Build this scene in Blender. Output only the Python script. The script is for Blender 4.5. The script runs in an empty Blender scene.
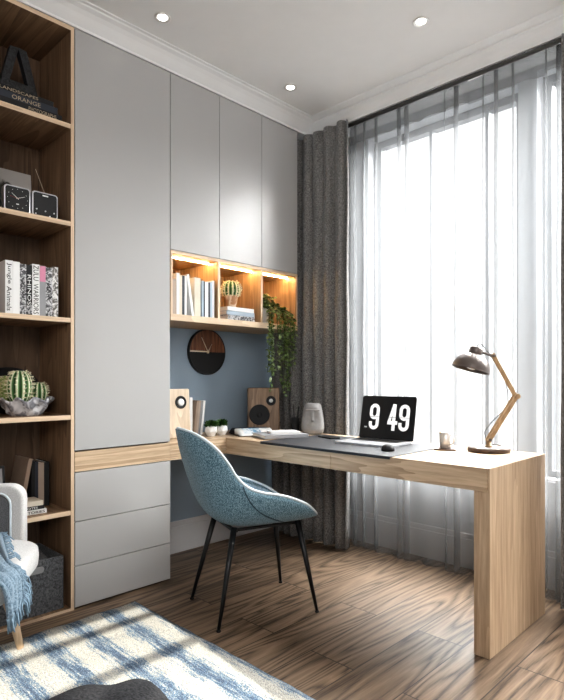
import bpy, bmesh, math, random
from mathutils import Vector, Matrix
random.seed(7)
SC = bpy.context.scene
COL = SC.collection
PI = math.pi
R = math.radians

# ------------------------------------------------------------------ helpers
class MB:
    def __init__(s):
        s.bm = bmesh.new()
    def _face(s, vs, mi=0, sm=False):
        try:
            f = s.bm.faces.new(vs)
        except ValueError:
            return None
        f.material_index = mi
        f.smooth = sm
        return f
    def box(s, x0, x1, y0, y1, z0, z1, mi=0, front=None, M=None):
        """axis box; front = material index for the +X face"""
        if x0 > x1: x0, x1 = x1, x0
        if y0 > y1: y0, y1 = y1, y0
        if z0 > z1: z0, z1 = z1, z0
        co = [(x0,y0,z0),(x1,y0,z0),(x1,y1,z0),(x0,y1,z0),(x0,y0,z1),(x1,y0,z1),(x1,y1,z1),(x0,y1,z1)]
        v = [s.bm.verts.new((M @ Vector(c)) if M else c) for c in co]
        for k, q in enumerate([(3,2,1,0),(4,5,6,7),(0,1,5,4),(1,2,6,5),(2,3,7,6),(3,0,4,7)]):
            s._face([v[i] for i in q], front if (front is not None and k == 3) else mi)
        return s
    def ring(s, pts):
        return [s.bm.verts.new(p) for p in pts]
    def bridge(s, a, b, mi=0, sm=True, closed=True):
        n = len(a)
        for i in range(n if closed else n-1):
            j = (i+1) % n
            s._face([a[i], a[j], b[j], b[i]], mi, sm)
    def lathe(s, prof, c=(0,0,0), seg=32, mi=0, M=None, sm=True, cap0=True, cap1=True):
        """prof: list of (radius, z) about the z axis at c (or transformed by M)"""
        rings = []
        for r, z in prof:
            pts = []
            for k in range(seg):
                a = 2*PI*k/seg
                p = Vector((r*math.cos(a), r*math.sin(a), z))
                p = (M @ p) if M else p + Vector(c)
                pts.append(p)
            rings.append(s.ring(pts))
        for a, b in zip(rings, rings[1:]):
            s.bridge(a, b, mi, sm)
        if cap0: s._face(rings[0][::-1], mi)
        if cap1: s._face(rings[-1], mi)
        return s
    def tube(s, pts, rad, seg=10, mi=0, caps=True):
        pts = [Vector(p) for p in pts]
        if not isinstance(rad, (list, tuple)): rad = [rad]*len(pts)
        prev = None; rings = []
        up = Vector((0,0,1))
        for i, p in enumerate(pts):
            t = (pts[min(i+1,len(pts)-1)] - pts[max(i-1,0)]).normalized()
            if prev is None:
                a = t.cross(up)
                if a.length < 1e-3: a = t.cross(Vector((0,1,0)))
            else:
                a = prev - t*prev.dot(t)
            a.normalize(); prev = a
            b = t.cross(a)
            rings.append(s.ring([p + (a*math.cos(2*PI*k/seg) + b*math.sin(2*PI*k/seg))*rad[i] for k in range(seg)]))
        for a, b in zip(rings, rings[1:]): s.bridge(a, b, mi)
        if caps:
            s._face(rings[0][::-1], mi); s._face(rings[-1], mi)
        return s
    def loop_tube(s, pts, rad, seg=8, mi=0):
        pts = [Vector(p) for p in pts]; n = len(pts); rings = []
        c = sum(pts, Vector())/n
        nrm = (pts[0]-c).cross(pts[n//4]-c).normalized()
        for i, p in enumerate(pts):
            t = (pts[(i+1) % n]-pts[i-1]).normalized()
            b = t.cross(nrm).normalized()
            rings.append(s.ring([p + (nrm*math.cos(2*PI*k/seg)+b*math.sin(2*PI*k/seg))*rad for k in range(seg)]))
        for i in range(n): s.bridge(rings[i], rings[(i+1) % n], mi)
        return s
    def prism(s, poly, M, d, mi=0, sm=False):
        """poly (u,v) extruded 0..d along local z, placed by M"""
        a = s.ring([M @ Vector((u, v, 0)) for u, v in poly])
        b = s.ring([M @ Vector((u, v, d)) for u, v in poly])
        s.bridge(a, b, mi, sm)
        s._face(a[::-1], mi); s._face(b, mi)
        return s
    def grid(s, nu, nv, fn, mi=0, sm=True, closed_u=False):
        g = [[s.bm.verts.new(fn(i/(nu-1) if not closed_u else i/nu, j/(nv-1))) for i in range(nu)] for j in range(nv)]
        for j in range(nv-1):
            s.bridge(g[j], g[j+1], mi, sm, closed_u)
        return g
    def blob(s, c, r, n=24, m=14, e=1.0, M=None, mi=0, fn=None):
        """super-ellipsoid; e<1 boxier"""
        def pw(x): return math.copysign(abs(x)**e, x)
        rings = []
        for j in range(m+1):
            ph = -PI/2 + PI*j/m
            row = []
            for i in range(n):
                th = 2*PI*i/n
                p = Vector((r[0]*pw(math.cos(ph))*pw(math.cos(th)), r[1]*pw(math.cos(ph))*pw(math.sin(th)), r[2]*pw(math.sin(ph))))
                if fn: p = fn(p, th, ph)
                p += Vector(c)
                row.append((M @ p) if M else p)
            rings.append(s.ring(row))
        for a, b in zip(rings, rings[1:]): s.bridge(a, b, mi)
        return s
    def build(s, name, mats, parent=None, world=False, bevel=0, seg=2, solid=0, sub=0, kind=None, label=None, offs=None):
        bm = s.bm
        bmesh.ops.remove_doubles(bm, verts=bm.verts, dist=1e-6)
        bmesh.ops.recalc_face_normals(bm, faces=bm.faces)
        if world and parent is not None:
            bmesh.ops.translate(bm, vec=-Vector(parent.location), verts=bm.verts)
        if offs is not None:
            bmesh.ops.translate(bm, vec=-Vector(offs), verts=bm.verts)
        me = bpy.data.meshes.new(name)
        bm.to_mesh(me); bm.free()
        for m in (mats if isinstance(mats, (list, tuple)) else [mats]): me.materials.append(m)
        o = bpy.data.objects.new(name, me); COL.objects.link(o)
        if offs is not None: o.location = offs
        if parent is not None: o.parent = parent
        if solid:
            k = o.modifiers.new('solid', 'SOLIDIFY'); k.thickness = solid; k.offset = 0
        if bevel:
            k = o.modifiers.new('bevel', 'BEVEL'); k.width = bevel; k.segments = seg; k.limit_method = 'ANGLE'; k.angle_limit = R(40)
        if sub:
            k = o.modifiers.new('sub', 'SUBSURF'); k.levels = sub; k.render_levels = sub
        if kind: o['kind'] = kind
        if label: o['label'] = label
        return o

def thing(name, label, cat, loc=(0,0,0), rz=0, group=None):
    o = bpy.data.objects.new(name, None); COL.objects.link(o)
    o.empty_display_size = .05
    o.location = loc; o.rotation_euler = (0,0,rz)
    o['label'] = label; o['category'] = cat
    if group: o['group'] = group
    return o
def tag(o, label, cat, group=None):
    o['label'] = label; o['category'] = cat
    if group: o['group'] = group
    return o
def struct(name, mb, mats, **k):
    return mb.build(name, mats, kind='structure', **k)

def rounded(u0, u1, v0, v1, r, n=6):
    if not isinstance(r, (list, tuple)): r = [r]*4      # order: (u1,v0) (u1,v1) (u0,v1) (u0,v0)
    out = []
    for (cu, cv, a0), rr in zip([(u1, v0, -90), (u1, v1, 0), (u0, v1, 90), (u0, v0, 180)], r):
        su = -1 if cu == u1 else 1; sv = -1 if cv == v1 else 1
        if rr <= 0: out.append((cu, cv)); continue
        for k in range(n+1):
            a = R(a0 + 90*k/n)
            out.append((cu + su*rr + rr*math.cos(a), cv + sv*rr + rr*math.sin(a)))
    return out

def text(body, w, h, M, mat, parent, ext=.0006, bold=0.0, name='lettering'):
    """flat lettering fitted to w x h, centred on M's origin, readable along M's x axis"""
    cu = bpy.data.curves.new('t', 'FONT'); cu.body = body; cu.extrude = .01; cu.offset = bold; cu.resolution_u = 3
    o = bpy.data.objects.new('t', cu); COL.objects.link(o)
    dg = bpy.context.evaluated_depsgraph_get(); dg.update()
    me = bpy.data.meshes.new_from_object(o.evaluated_get(dg))
    bpy.data.objects.remove(o); bpy.data.curves.remove(cu)
    xs = [v.co.x for v in me.vertices]; ys = [v.co.y for v in me.vertices]
    cx, cy = (min(xs)+max(xs))/2, (min(ys)+max(ys))/2
    sx, sy = w/(max(xs)-min(xs)), h/(max(ys)-min(ys))
    for v in me.vertices:
        v.co = M @ Vector(((v.co.x-cx)*sx, (v.co.y-cy)*sy, v.co.z/.01*ext))
    me.materials.clear(); me.materials.append(mat); me.name = name
    t = bpy.data.objects.new(name, me); COL.objects.link(t); t.parent = parent
    return t

def frame(origin, ex, ey):
    ex = Vector(ex).normalized(); ey = Vector(ey).normalized(); ez = ex.cross(ey)
    M = Matrix.Identity(4)
    for i in range(3):
        M[i][0] = ex[i]; M[i][1] = ey[i]; M[i][2] = ez[i]; M[i][3] = origin[i]
    return M

# ------------------------------------------------------------------ materials
def newmat(name):
    m = bpy.data.materials.new(name); m.use_nodes = True
    nt = m.node_tree; nt.nodes.clear()
    out = nt.nodes.new('ShaderNodeOutputMaterial')
    b = nt.nodes.new('ShaderNodeBsdfPrincipled')
    nt.links.new(b.outputs[0], out.inputs[0])
    return m, nt, b, out
def N(nt, t, **k):
    n = nt.nodes.new(t)
    for a, v in k.items():
        if a.startswith('_'): n.inputs[a[1:].replace('_', ' ')].default_value = v
        else: setattr(n, a, v)
    return n
def L(nt, a, b): nt.links.new(a, b)
def c4(c): return (c[0], c[1], c[2], 1)
def ramp(nt, fac, stops, interp='LINEAR'):
    r = nt.nodes.new('ShaderNodeValToRGB'); r.color_ramp.interpolation = interp
    e = r.color_ramp.elements
    while len(e) < len(stops): e.new(.5)
    for q, (p, c) in zip(e, stops): q.position = p; q.color = c4(c)
    if fac is not None: L(nt, fac, r.inputs[0])
    return r
def plain(name, c, rough=.5, metal=0, bump=0, bscale=200, emis=None, estr=0, var=.06, vscale=12, spec=.5, coat=0):
    m, nt, b, out = newmat(name)
    b.inputs['Roughness'].default_value = rough; b.inputs['Metallic'].default_value = metal
    b.inputs['Specular IOR Level'].default_value = spec
    tc = N(nt, 'ShaderNodeTexCoord')
    n = N(nt, 'ShaderNodeTexNoise', _Scale=vscale, _Detail=3)
    L(nt, tc.outputs['Object'], n.inputs['Vector'])
    r = ramp(nt, n.outputs[0], [(.3, [x*(1-var) for x in c]), (.7, [min(1, x*(1+var)) for x in c])])
    L(nt, r.outputs[0], b.inputs['Base Color'])
    if coat: b.inputs['Coat Weight'].default_value = coat; b.inputs['Coat Roughness'].default_value = .15
    if bump:
        n2 = N(nt, 'ShaderNodeTexNoise', _Scale=bscale, _Detail=2)
        L(nt, tc.outputs['Object'], n2.inputs['Vector'])
        bp = N(nt, 'ShaderNodeBump', _Strength=bump, _Distance=.002)
        L(nt, n2.outputs[0], bp.inputs['Height']); L(nt, bp.outputs[0], b.inputs['Normal'])
    if emis:
        b.inputs['Emission Color'].default_value = c4(emis); b.inputs['Emission Strength'].default_value = estr
    return m
def wood(name, dark, light, axis='X', rough=.45, fine=60, coarse=7, bump=.15, contrast=1.0):
    m, nt, b, out = newmat(name)
    b.inputs['Roughness'].default_value = rough
    tc = N(nt, 'ShaderNodeTexCoord')
    sc = {'X': (.06, 1, 1), 'Y': (1, .06, 1), 'Z': (1, 1, .06)}[axis]
    mp = N(nt, 'ShaderNodeMapping'); mp.inputs['Scale'].default_value = sc
    L(nt, tc.outputs['Object'], mp.inputs['Vector'])
    n1 = N(nt, 'ShaderNodeTexNoise', _Scale=fine, _Detail=5, _Roughness=.65)
    n2 = N(nt, 'ShaderNodeTexNoise', _Scale=coarse, _Detail=3, _Distortion=.6)
    L(nt, mp.outputs[0], n1.inputs['Vector']); L(nt, mp.outputs[0], n2.inputs['Vector'])
    # growth rings: contour lines of the coarse noise
    mu = N(nt, 'ShaderNodeMath', operation='MULTIPLY'); mu.inputs[1].default_value = 9
    fr = N(nt, 'ShaderNodeMath', operation='FRACT')
    L(nt, n2.outputs[0], mu.inputs[0]); L(nt, mu.outputs[0], fr.inputs[0])
    mx = N(nt, 'ShaderNodeMath', operation='MULTIPLY'); mx.inputs[1].default_value = .35*contrast
    L(nt, fr.outputs[0], mx.inputs[0])
    ad = N(nt, 'ShaderNodeMath', operation='ADD'); L(nt, n1.outputs[0], ad.inputs[0]); L(nt, mx.outputs[0], ad.inputs[1])
    r = ramp(nt, ad.outputs[0], [(.35, dark), (.62, [(a+c)/2 for a, c in zip(dark, light)]), (.85, light)])
    L(nt, r.outputs[0], b.inputs['Base Color'])
    if bump:
        bp = N(nt, 'ShaderNodeBump', _Strength=bump, _Distance=.001)
        L(nt, ad.outputs[0], bp.inputs['Height']); L(nt, bp.outputs[0], b.inputs['Normal'])
    return m
def weave(name, dark, light, scale=260, rough=.95, bump=.5, sheen=.2, stretch=(1,1,1), lo=.35, hi=.65, dist=.002):
    m, nt, b, out = newmat(name)
    b.inputs['Roughness'].default_value = rough; b.inputs['Specular IOR Level'].default_value = .15
    b.inputs['Sheen Weight'].default_value = sheen
    tc = N(nt, 'ShaderNodeTexCoord')
    mp = N(nt, 'ShaderNodeMapping'); mp.inputs['Scale'].default_value = stretch
    L(nt, tc.outputs['Object'], mp.inputs['Vector'])
    n = N(nt, 'ShaderNodeTexNoise', _Scale=scale, _Detail=3, _Roughness=.7)
    L(nt, mp.outputs[0], n.inputs['Vector'])
    r = ramp(nt, n.outputs[0], [(lo, dark), (hi, light)])
    L(nt, r.outputs[0], b.inputs['Base Color'])
    bp = N(nt, 'ShaderNodeBump', _Strength=bump, _Distance=dist)
    L(nt, n.outputs[0], bp.inputs['Height']); L(nt, bp.outputs[0], b.inputs['Normal'])
    return m

def floor_mat():
    m, nt, b, out = newmat('oak_floor')
    tc = N(nt, 'ShaderNodeTexCoord')
    sp = N(nt, 'ShaderNodeSeparateXYZ'); L(nt, tc.outputs['Object'], sp.inputs[0])
    cb = N(nt, 'ShaderNodeCombineXYZ'); L(nt, sp.outputs[1], cb.inputs[0]); L(nt, sp.outputs[0], cb.inputs[1])
    off = N(nt, 'ShaderNodeVectorMath', operation='ADD'); off.inputs[1].default_value = (.36, .195, 0)
    L(nt, cb.outputs[0], off.inputs[0])
    br = N(nt, 'ShaderNodeTexBrick', offset=.37, offset_frequency=2)
    br.inputs['Color1'].default_value = (0,0,0,1); br.inputs['Color2'].default_value = (1,1,1,1); br.inputs['Mortar'].default_value = (.5,.5,.5,1)
    br.inputs['Scale'].default_value = 1; br.inputs['Brick Width'].default_value = 1.25; br.inputs['Row Height'].default_value = .215
    br.inputs['Mortar Size'].default_value = .0026; br.inputs['Mortar Smooth'].default_value = .1
    L(nt, off.outputs[0], br.inputs['Vector'])
    mp = N(nt, 'ShaderNodeMapping'); mp.inputs['Scale'].default_value = (.75, 7, 1)
    L(nt, cb.outputs[0], mp.inputs['Vector'])
    w = N(nt, 'ShaderNodeMath', operation='MULTIPLY'); w.inputs[1].default_value = 41; L(nt, br.outputs['Color'], w.inputs[0])
    n = N(nt, 'ShaderNodeTexNoise', noise_dimensions='4D', _Scale=1, _Detail=1.5, _Roughness=.35, _Distortion=.25)
    L(nt, mp.outputs[0], n.inputs['Vector']); L(nt, w.outputs[0], n.inputs['W'])
    mu = N(nt, 'ShaderNodeMath', operation='MULTIPLY'); mu.inputs[1].default_value = 13; L(nt, n.outputs[0], mu.inputs[0])
    pp = N(nt, 'ShaderNodeMath', operation='PINGPONG'); pp.inputs[1].default_value = .5; L(nt, mu.outputs[0], pp.inputs[0])
    mp2 = N(nt, 'ShaderNodeMapping'); mp2.inputs['Scale'].default_value = (5, 110, 1); L(nt, cb.outputs[0], mp2.inputs['Vector'])
    n2 = N(nt, 'ShaderNodeTexNoise', noise_dimensions='4D', _Scale=1, _Detail=5, _Roughness=.7)
    L(nt, mp2.outputs[0], n2.inputs['Vector']); L(nt, w.outputs[0], n2.inputs['W'])
    m1 = N(nt, 'ShaderNodeMath', operation='MULTIPLY'); m1.inputs[1].default_value = .62; L(nt, pp.outputs[0], m1.inputs[0])
    m2 = N(nt, 'ShaderNodeMath', operation='MULTIPLY'); m2.inputs[1].default_value = .75; L(nt, n2.outputs[0], m2.inputs[0])
    ad = N(nt, 'ShaderNodeMath', operation='ADD'); L(nt, m1.outputs[0], ad.inputs[0]); L(nt, m2.outputs[0], ad.inputs[1])
    r = ramp(nt, ad.outputs[0], [(.29, (.022,.014,.009)), (.38, (.075,.049,.031)), (.48, (.145,.098,.064)), (.78, (.26,.183,.124))])
    hv = N(nt, 'ShaderNodeHueSaturation'); L(nt, r.outputs[0], hv.inputs['Color'])
    mr = N(nt, 'ShaderNodeMapRange'); mr.inputs['To Min'].default_value = .78; mr.inputs['To Max'].default_value = 1.2
    L(nt, br.outputs['Color'], mr.inputs['Value']); L(nt, mr.outputs[0], hv.inputs['Value'])
    mix = N(nt, 'ShaderNodeMix', data_type='RGBA'); L(nt, br.outputs['Fac'], mix.inputs['Factor'])
    L(nt, hv.outputs[0], mix.inputs['A']); mix.inputs['B'].default_value = (.03,.02,.014,1)
    L(nt, mix.outputs['Result'], b.inputs['Base Color'])
    rr = N(nt, 'ShaderNodeMapRange'); rr.inputs['To Min'].default_value = .52; rr.inputs['To Max'].default_value = .36
    L(nt, ad.outputs[0], rr.inputs['Value']); L(nt, rr.outputs[0], b.inputs['Roughness'])
    sb = N(nt, 'ShaderNodeMath', operation='SUBTRACT'); L(nt, ad.outputs[0], sb.inputs[0]); L(nt, br.outputs['Fac'], sb.inputs[1])
    bp = N(nt, 'ShaderNodeBump', _Strength=.3, _Distance=.002); L(nt, sb.outputs[0], bp.inputs['Height']); L(nt, bp.outputs[0], b.inputs['Normal'])
    return m

def rug_mat():
    m, nt, b, out = newmat('striped_rug_pile')
    b.inputs['Roughness'].default_value = 1; b.inputs['Specular IOR Level'].default_value = .05; b.inputs['Sheen Weight'].default_value = .3
    tc = N(nt, 'ShaderNodeTexCoord')
    sp = N(nt, 'ShaderNodeSeparateXYZ'); L(nt, tc.outputs['Object'], sp.inputs[0])
    mp = N(nt, 'ShaderNodeMapping'); mp.inputs['Scale'].default_value = (9, 70, 1); L(nt, tc.outputs['Object'], mp.inputs['Vector'])
    n1 = N(nt, 'ShaderNodeTexNoise', _Scale=1, _Detail=4, _Roughness=.7); L(nt, mp.outputs[0], n1.inputs['Vector'])
    n3 = N(nt, 'ShaderNodeTexNoise', _Scale=210, _Detail=2); L(nt, tc.outputs['Object'], n3.inputs['Vector'])
    ph = N(nt, 'ShaderNodeMath', operation='MULTIPLY_ADD'); L(nt, sp.outputs[1], ph.inputs[0])
    ph.inputs[1].default_value = 2*PI/.168; ph.inputs[2].default_value = PI/2 - 2*PI/.168*.995
    sn = N(nt, 'ShaderNodeMath', operation='SINE'); L(nt, ph.outputs[0], sn.inputs[0])
    a = N(nt, 'ShaderNodeMath', operation='MULTIPLY_ADD'); L(nt, sn.outputs[0], a.inputs[0]); a.inputs[1].default_value = .165; a.inputs[2].default_value = -.10
    a2 = N(nt, 'ShaderNodeMath', operation='ADD'); L(nt, a.outputs[0], a2.inputs[0]); L(nt, n1.outputs[0], a2.inputs[1])
    a3 = N(nt, 'ShaderNodeMath', operation='MULTIPLY_ADD'); L(nt, n3.outputs[0], a3.inputs[0]); a3.inputs[1].default_value = .70; L(nt, a2.outputs[0], a3.inputs[2])
    r = ramp(nt, a3.outputs[0], [(.5, (.72,.69,.61)), (.75, (.64,.62,.56)), (.81, (.22,.33,.43)), (.92, (.075,.16,.27)), (1.0, (.03,.07,.15))])
    n4 = N(nt, 'ShaderNodeTexNoise', _Scale=230, _Detail=2); L(nt, tc.outputs['Object'], n4.inputs['Vector'])
    sh = ramp(nt, n4.outputs[0], [(.36, (.34,.33,.31)), (.54, (1,1,1))])
    mx = N(nt, 'ShaderNodeMix', data_type='RGBA', blend_type='MULTIPLY'); mx.inputs['Factor'].default_value = .8
    L(nt, r.outputs[0], mx.inputs['A']); L(nt, sh.outputs[0], mx.inputs['B'])
    L(nt, mx.outputs['Result'], b.inputs['Base Color'])
    bp = N(nt, 'ShaderNodeBump', _Strength=1, _Distance=.012); L(nt, n4.outputs[0], bp.inputs['Height']); L(nt, bp.outputs[0], b.inputs['Normal'])
    return m

def sheer_mat():
    m, nt, b, out = newmat('sheer_voile'); nt.nodes.remove(b)
    tc = N(nt, 'ShaderNodeTexCoord')
    mp = N(nt, 'ShaderNodeMapping'); mp.inputs['Scale'].default_value = (60, 60, 500); L(nt, tc.outputs['Object'], mp.inputs['Vector'])
    n = N(nt, 'ShaderNodeTexNoise', _Scale=1, _Detail=2); L(nt, mp.outputs[0], n.inputs['Vector'])
    fac = N(nt, 'ShaderNodeMapRange'); fac.inputs['From Min'].default_value = .3; fac.inputs['From Max'].default_value = .7
    fac.inputs['To Min'].default_value = .49; fac.inputs['To Max'].default_value = .51; L(nt, n.outputs[0], fac.inputs['Value'])
    tr = N(nt, 'ShaderNodeBsdfTransparent'); tr.inputs[0].default_value = (.98,.98,.98,1)
    tl = N(nt, 'ShaderNodeBsdfTranslucent'); tl.inputs[0].default_value = (.15,.153,.157,1)
    df = N(nt, 'ShaderNodeBsdfDiffuse'); df.inputs[0].default_value = (.46,.47,.48,1)
    m1 = N(nt, 'ShaderNodeMixShader'); m1.inputs[0].default_value = .5; L(nt, tl.outputs[0], m1.inputs[1]); L(nt, df.outputs[0], m1.inputs[2])
    m2 = N(nt, 'ShaderNodeMixShader'); L(nt, fac.outputs[0], m2.inputs[0]); L(nt, tr.outputs[0], m2.inputs[1]); L(nt, m1.outputs[0], m2.inputs[2])
    L(nt, m2.outputs[0], out.inputs[0])
    return m
def glass_mat():
    m, nt, b, out = newmat('window_glass'); nt.nodes.remove(b)
    tr = N(nt, 'ShaderNodeBsdfTransparent'); tr.inputs[0].default_value = (.97,.98,.98,1)
    gl = N(nt, 'ShaderNodeBsdfGlossy'); gl.inputs['Roughness'].default_value = .02
    m2 = N(nt, 'ShaderNodeMixShader'); m2.inputs[0].default_value = .06; L(nt, tr.outputs[0], m2.inputs[1]); L(nt, gl.outputs[0], m2.inputs[2])
    L(nt, m2.outputs[0], out.inputs[0]); return m
def cover_mat(name, dark, light, scale=40):
    m, nt, b, out = newmat(name); b.inputs['Roughness'].default_value = .5
    tc = N(nt, 'ShaderNodeTexCoord')
    n = N(nt, 'ShaderNodeTexNoise', _Scale=scale, _Detail=4, _Distortion=1.5); L(nt, tc.outputs['Object'], n.inputs['Vector'])
    r = ramp(nt, n.outputs[0], [(.44, dark), (.5, [(a+c)/2 for a, c in zip(dark, light)]), (.56, light)])
    L(nt, r.outputs[0], b.inputs['Base Color']); return m
def cactus_mat(ribs=11):
    m, nt, b, out = newmat('cactus_skin'); b.inputs['Roughness'].default_value = .55
    tc = N(nt, 'ShaderNodeTexCoord')
    sp = N(nt, 'ShaderNodeSeparateXYZ'); L(nt, tc.outputs['Object'], sp.inputs[0])
    at = N(nt, 'ShaderNodeMath', operation='ARCTAN2'); L(nt, sp.outputs[1], at.inputs[0]); L(nt, sp.outputs[0], at.inputs[1])
    mu = N(nt, 'ShaderNodeMath', operation='MULTIPLY'); mu.inputs[1].default_value = ribs; L(nt, at.outputs[0], mu.inputs[0])
    co = N(nt, 'ShaderNodeMath', operation='COSINE'); L(nt, mu.outputs[0], co.inputs[0])
    mr = N(nt, 'ShaderNodeMapRange'); mr.inputs['From Min'].default_value = -1; L(nt, co.outputs[0], mr.inputs['Value'])
    r = ramp(nt, mr.outputs[0], [(.0, (.012,.055,.012)), (.45, (.06,.19,.04)), (.68, (.25,.36,.14)), (.8, (.74,.76,.58))])
    L(nt, r.outputs[0], b.inputs['Base Color']); return m
def leaf_mat(name, dark, light, scale=45):
    m, nt, b, out = newmat(name); b.inputs['Roughness'].default_value = .45
    tc = N(nt, 'ShaderNodeTexCoord')
    n = N(nt, 'ShaderNodeTexNoise', _Scale=scale, _Detail=2); L(nt, tc.outputs['Object'], n.inputs['Vector'])
    r = ramp(nt, n.outputs[0], [(.35, dark), (.65, light)]); L(nt, r.outputs[0], b.inputs['Base Color']); return m
def print_mat():
    m, nt, b, out = newmat('art_print_paper'); b.inputs['Roughness'].default_value = .6
    tc = N(nt, 'ShaderNodeTexCoord')
    vm = N(nt, 'ShaderNodeVectorMath', operation='DISTANCE'); vm.inputs[1].default_value = (0, -.035, .13)
    L(nt, tc.outputs['Object'], vm.inputs[0])
    n = N(nt, 'ShaderNodeTexNoise', _Scale=26, _Detail=5); L(nt, tc.outputs['Object'], n.inputs['Vector'])
    a = N(nt, 'ShaderNodeMath', operation='MULTIPLY_ADD'); L(nt, n.outputs[0], a.inputs[0]); a.inputs[1].default_value = .12; L(nt, vm.outputs['Value'], a.inputs[2])
    r = ramp(nt, a.outputs[0], [(.135, (.05,.045,.04)), (.155, (.5,.48,.46))]); L(nt, r.outputs[0], b.inputs['Base Color']); return m

M = {}
M['floor'] = floor_mat()
M['rug'] = rug_mat()
M['sheer'] = sheer_mat()
M['glass'] = glass_mat()
M['ceiling'] = plain('ceiling_paint', (.79,.775,.76), .9, bump=.05, var=.01)
M['cornice'] = plain('cornice_paint', (.76,.755,.75), .6, var=.01)
M['wallgrey'] = plain('wall_paint_grey', (.50,.51,.53), .85, var=.02)
M['wallblue'] = plain('wall_paint_blue', (.31,.39,.47), .7, var=.03, vscale=3)
M['base'] = plain('baseboard_paint', (.62,.62,.63), .5, var=.01)
M['cab'] = plain('cabinet_lacquer', (.43,.425,.42), .30, var=.012, vscale=2, spec=.45)
M['cabdark'] = plain('cabinet_gap', (.10,.10,.10), .7)
M['oakX'] = wood('pale_oak_along_x', (.33,.225,.14), (.62,.47,.325), 'X')
M['oakY'] = wood('pale_oak_along_y', (.33,.225,.14), (.62,.47,.325), 'Y')
M['oakZ'] = wood('pale_oak_upright', (.33,.225,.14), (.60,.45,.31), 'Z', contrast=.5, coarse=4)
M['edge'] = wood('pale_edge_band', (.52,.38,.26), (.72,.56,.40), 'Y', bump=0)
M['edgeZ'] = wood('pale_edge_band_upright', (.52,.38,.26), (.72,.56,.40), 'Z', bump=0)
M['walZ'] = wood('brown_oak_upright', (.135,.082,.049), (.30,.19,.115), 'Z', rough=.5)
M['walY'] = wood('brown_oak_flat', (.15,.093,.056), (.34,.22,.135), 'X', rough=.5)
M['walback'] = wood('dark_oak_back', (.075,.047,.029), (.17,.108,.067), 'Z', rough=.55)  # brown oak darkened: the shade inside the bookcase is put into the colour
M['nicheZ'] = wood('honey_oak_upright', (.27,.165,.085), (.50,.34,.20), 'Z')
M['nicheY'] = wood('honey_oak_flat', (.27,.165,.085), (.50,.34,.20), 'Y')
M['drape'] = weave('charcoal_boucle', (.055,.054,.053), (.36,.35,.34), 130, bump=.8, lo=.3, hi=.72)
M['chairfab'] = weave('blue_chair_weave', (.020,.066,.092), (.29,.42,.49), 230, bump=.5, lo=.38, hi=.66)
M['chairin'] = weave('pale_blue_chair_weave', (.16,.26,.35), (.48,.58,.66), 190, bump=.4)
M['welt'] = plain('pale_welt', (.62,.68,.72), .8)  # armchair trim; on the blue chair it paints the lit rim
M['weltdark'] = plain('dark_seam', (.03,.06,.08), .8)
M['black'] = plain('black_metal', (.012,.012,.013), .35, .3)
M['blackmatt'] = plain('matt_black', (.016,.016,.017), .7)
M['blackboard'] = cover_mat('worn_black_paint', (.012,.012,.013), (.035,.036,.04), 60)
M['matblack'] = plain('desk_mat_leather', (.022,.023,.027), .55, bump=.2, bscale=500)
M['white'] = plain('white_paper', (.78,.78,.77), .6, var=.03)
M['whitecer'] = plain('white_ceramic', (.80,.80,.79), .35, var=.02)
M['cream'] = plain('cream_cloth', (.68,.62,.52), .7)
M['greyb'] = plain('grey_cover', (.30,.30,.31), .6)
M['navy'] = plain('dark_navy_cover', (.03,.035,.05), .5)
M['bluegrey'] = plain('blue_grey_cover', (.38,.46,.54), .6)
M['brownb'] = plain('brown_cover', (.36,.27,.21), .7)
M['beige'] = plain('beige_cover', (.42,.34,.28), .7)
M['pink'] = plain('pink_cover', (.62,.25,.36), .6)
M['pat1'] = cover_mat('mottled_grey_cover', (.06,.06,.065), (.55,.55,.56), 55)
M['pat2'] = cover_mat('mottled_white_cover', (.12,.11,.10), (.72,.71,.69), 35)
M['letter_dark'] = plain('dark_print', (.02,.02,.02), .6)
M['letter_light'] = plain('light_print', (.72,.72,.70), .6)
M['letter_gold'] = plain('tan_print', (.42,.34,.24), .6)
M['chrome'] = plain('brushed_silver', (.74,.71,.68), .3, .55)
M['silver'] = plain('satin_silver', (.62,.62,.64), .35, .8)
M['felt'] = weave('grey_felt', (.055,.056,.06), (.19,.195,.205), 120, bump=.5)
M['feltlight'] = plain('pale_grey_liner', (.34,.34,.34), .9)
M['linen'] = weave('off_white_linen', (.44,.43,.42), (.62,.61,.60), 260, bump=.3)
M['greyfab'] = weave('mid_grey_upholstery', (.085,.085,.09), (.17,.17,.175), 260, bump=.3)
M['pouf'] = weave('dark_grey_upholstery', (.014,.014,.015), (.050,.050,.054), 160, bump=.4, sheen=0)
M['throw'] = weave('blue_wool_throw', (.085,.135,.18), (.25,.325,.39), 150, bump=.6)
M['fringe'] = plain('blue_yarn', (.20,.28,.35), .9, var=.3, vscale=80)
M['legwood'] = wood('beech_leg', (.52,.35,.21), (.76,.57,.39), 'Z', bump=.05)
M['walnut'] = wood('walnut_speaker', (.13,.075,.04), (.30,.19,.11), 'Z', bump=.05)
M['birch'] = wood('birch_speaker', (.55,.43,.31), (.76,.63,.49), 'Z', bump=.05)
M['clockwood'] = wood('dark_clock_wood', (.06,.022,.012), (.26,.11,.055), 'Z', fine=90, bump=.1)
M['lampwood'] = wood('oak_lamp_arm', (.30,.19,.09), (.55,.38,.22), 'Z', bump=.05)
M['bronze'] = plain('bronze_shade', (.15,.125,.115), .38, .35)
M['darkwood'] = wood('dark_lamp_base', (.05,.03,.022), (.13,.08,.055), 'X', bump=.05)
M['concrete'] = plain('grey_concrete', (.31,.30,.295), .85, bump=.3, bscale=120, var=.08, vscale=40)
M['stonepot'] = cover_mat('crumpled_grey_ceramic', (.22,.22,.24), (.66,.66,.68), 22)
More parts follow.
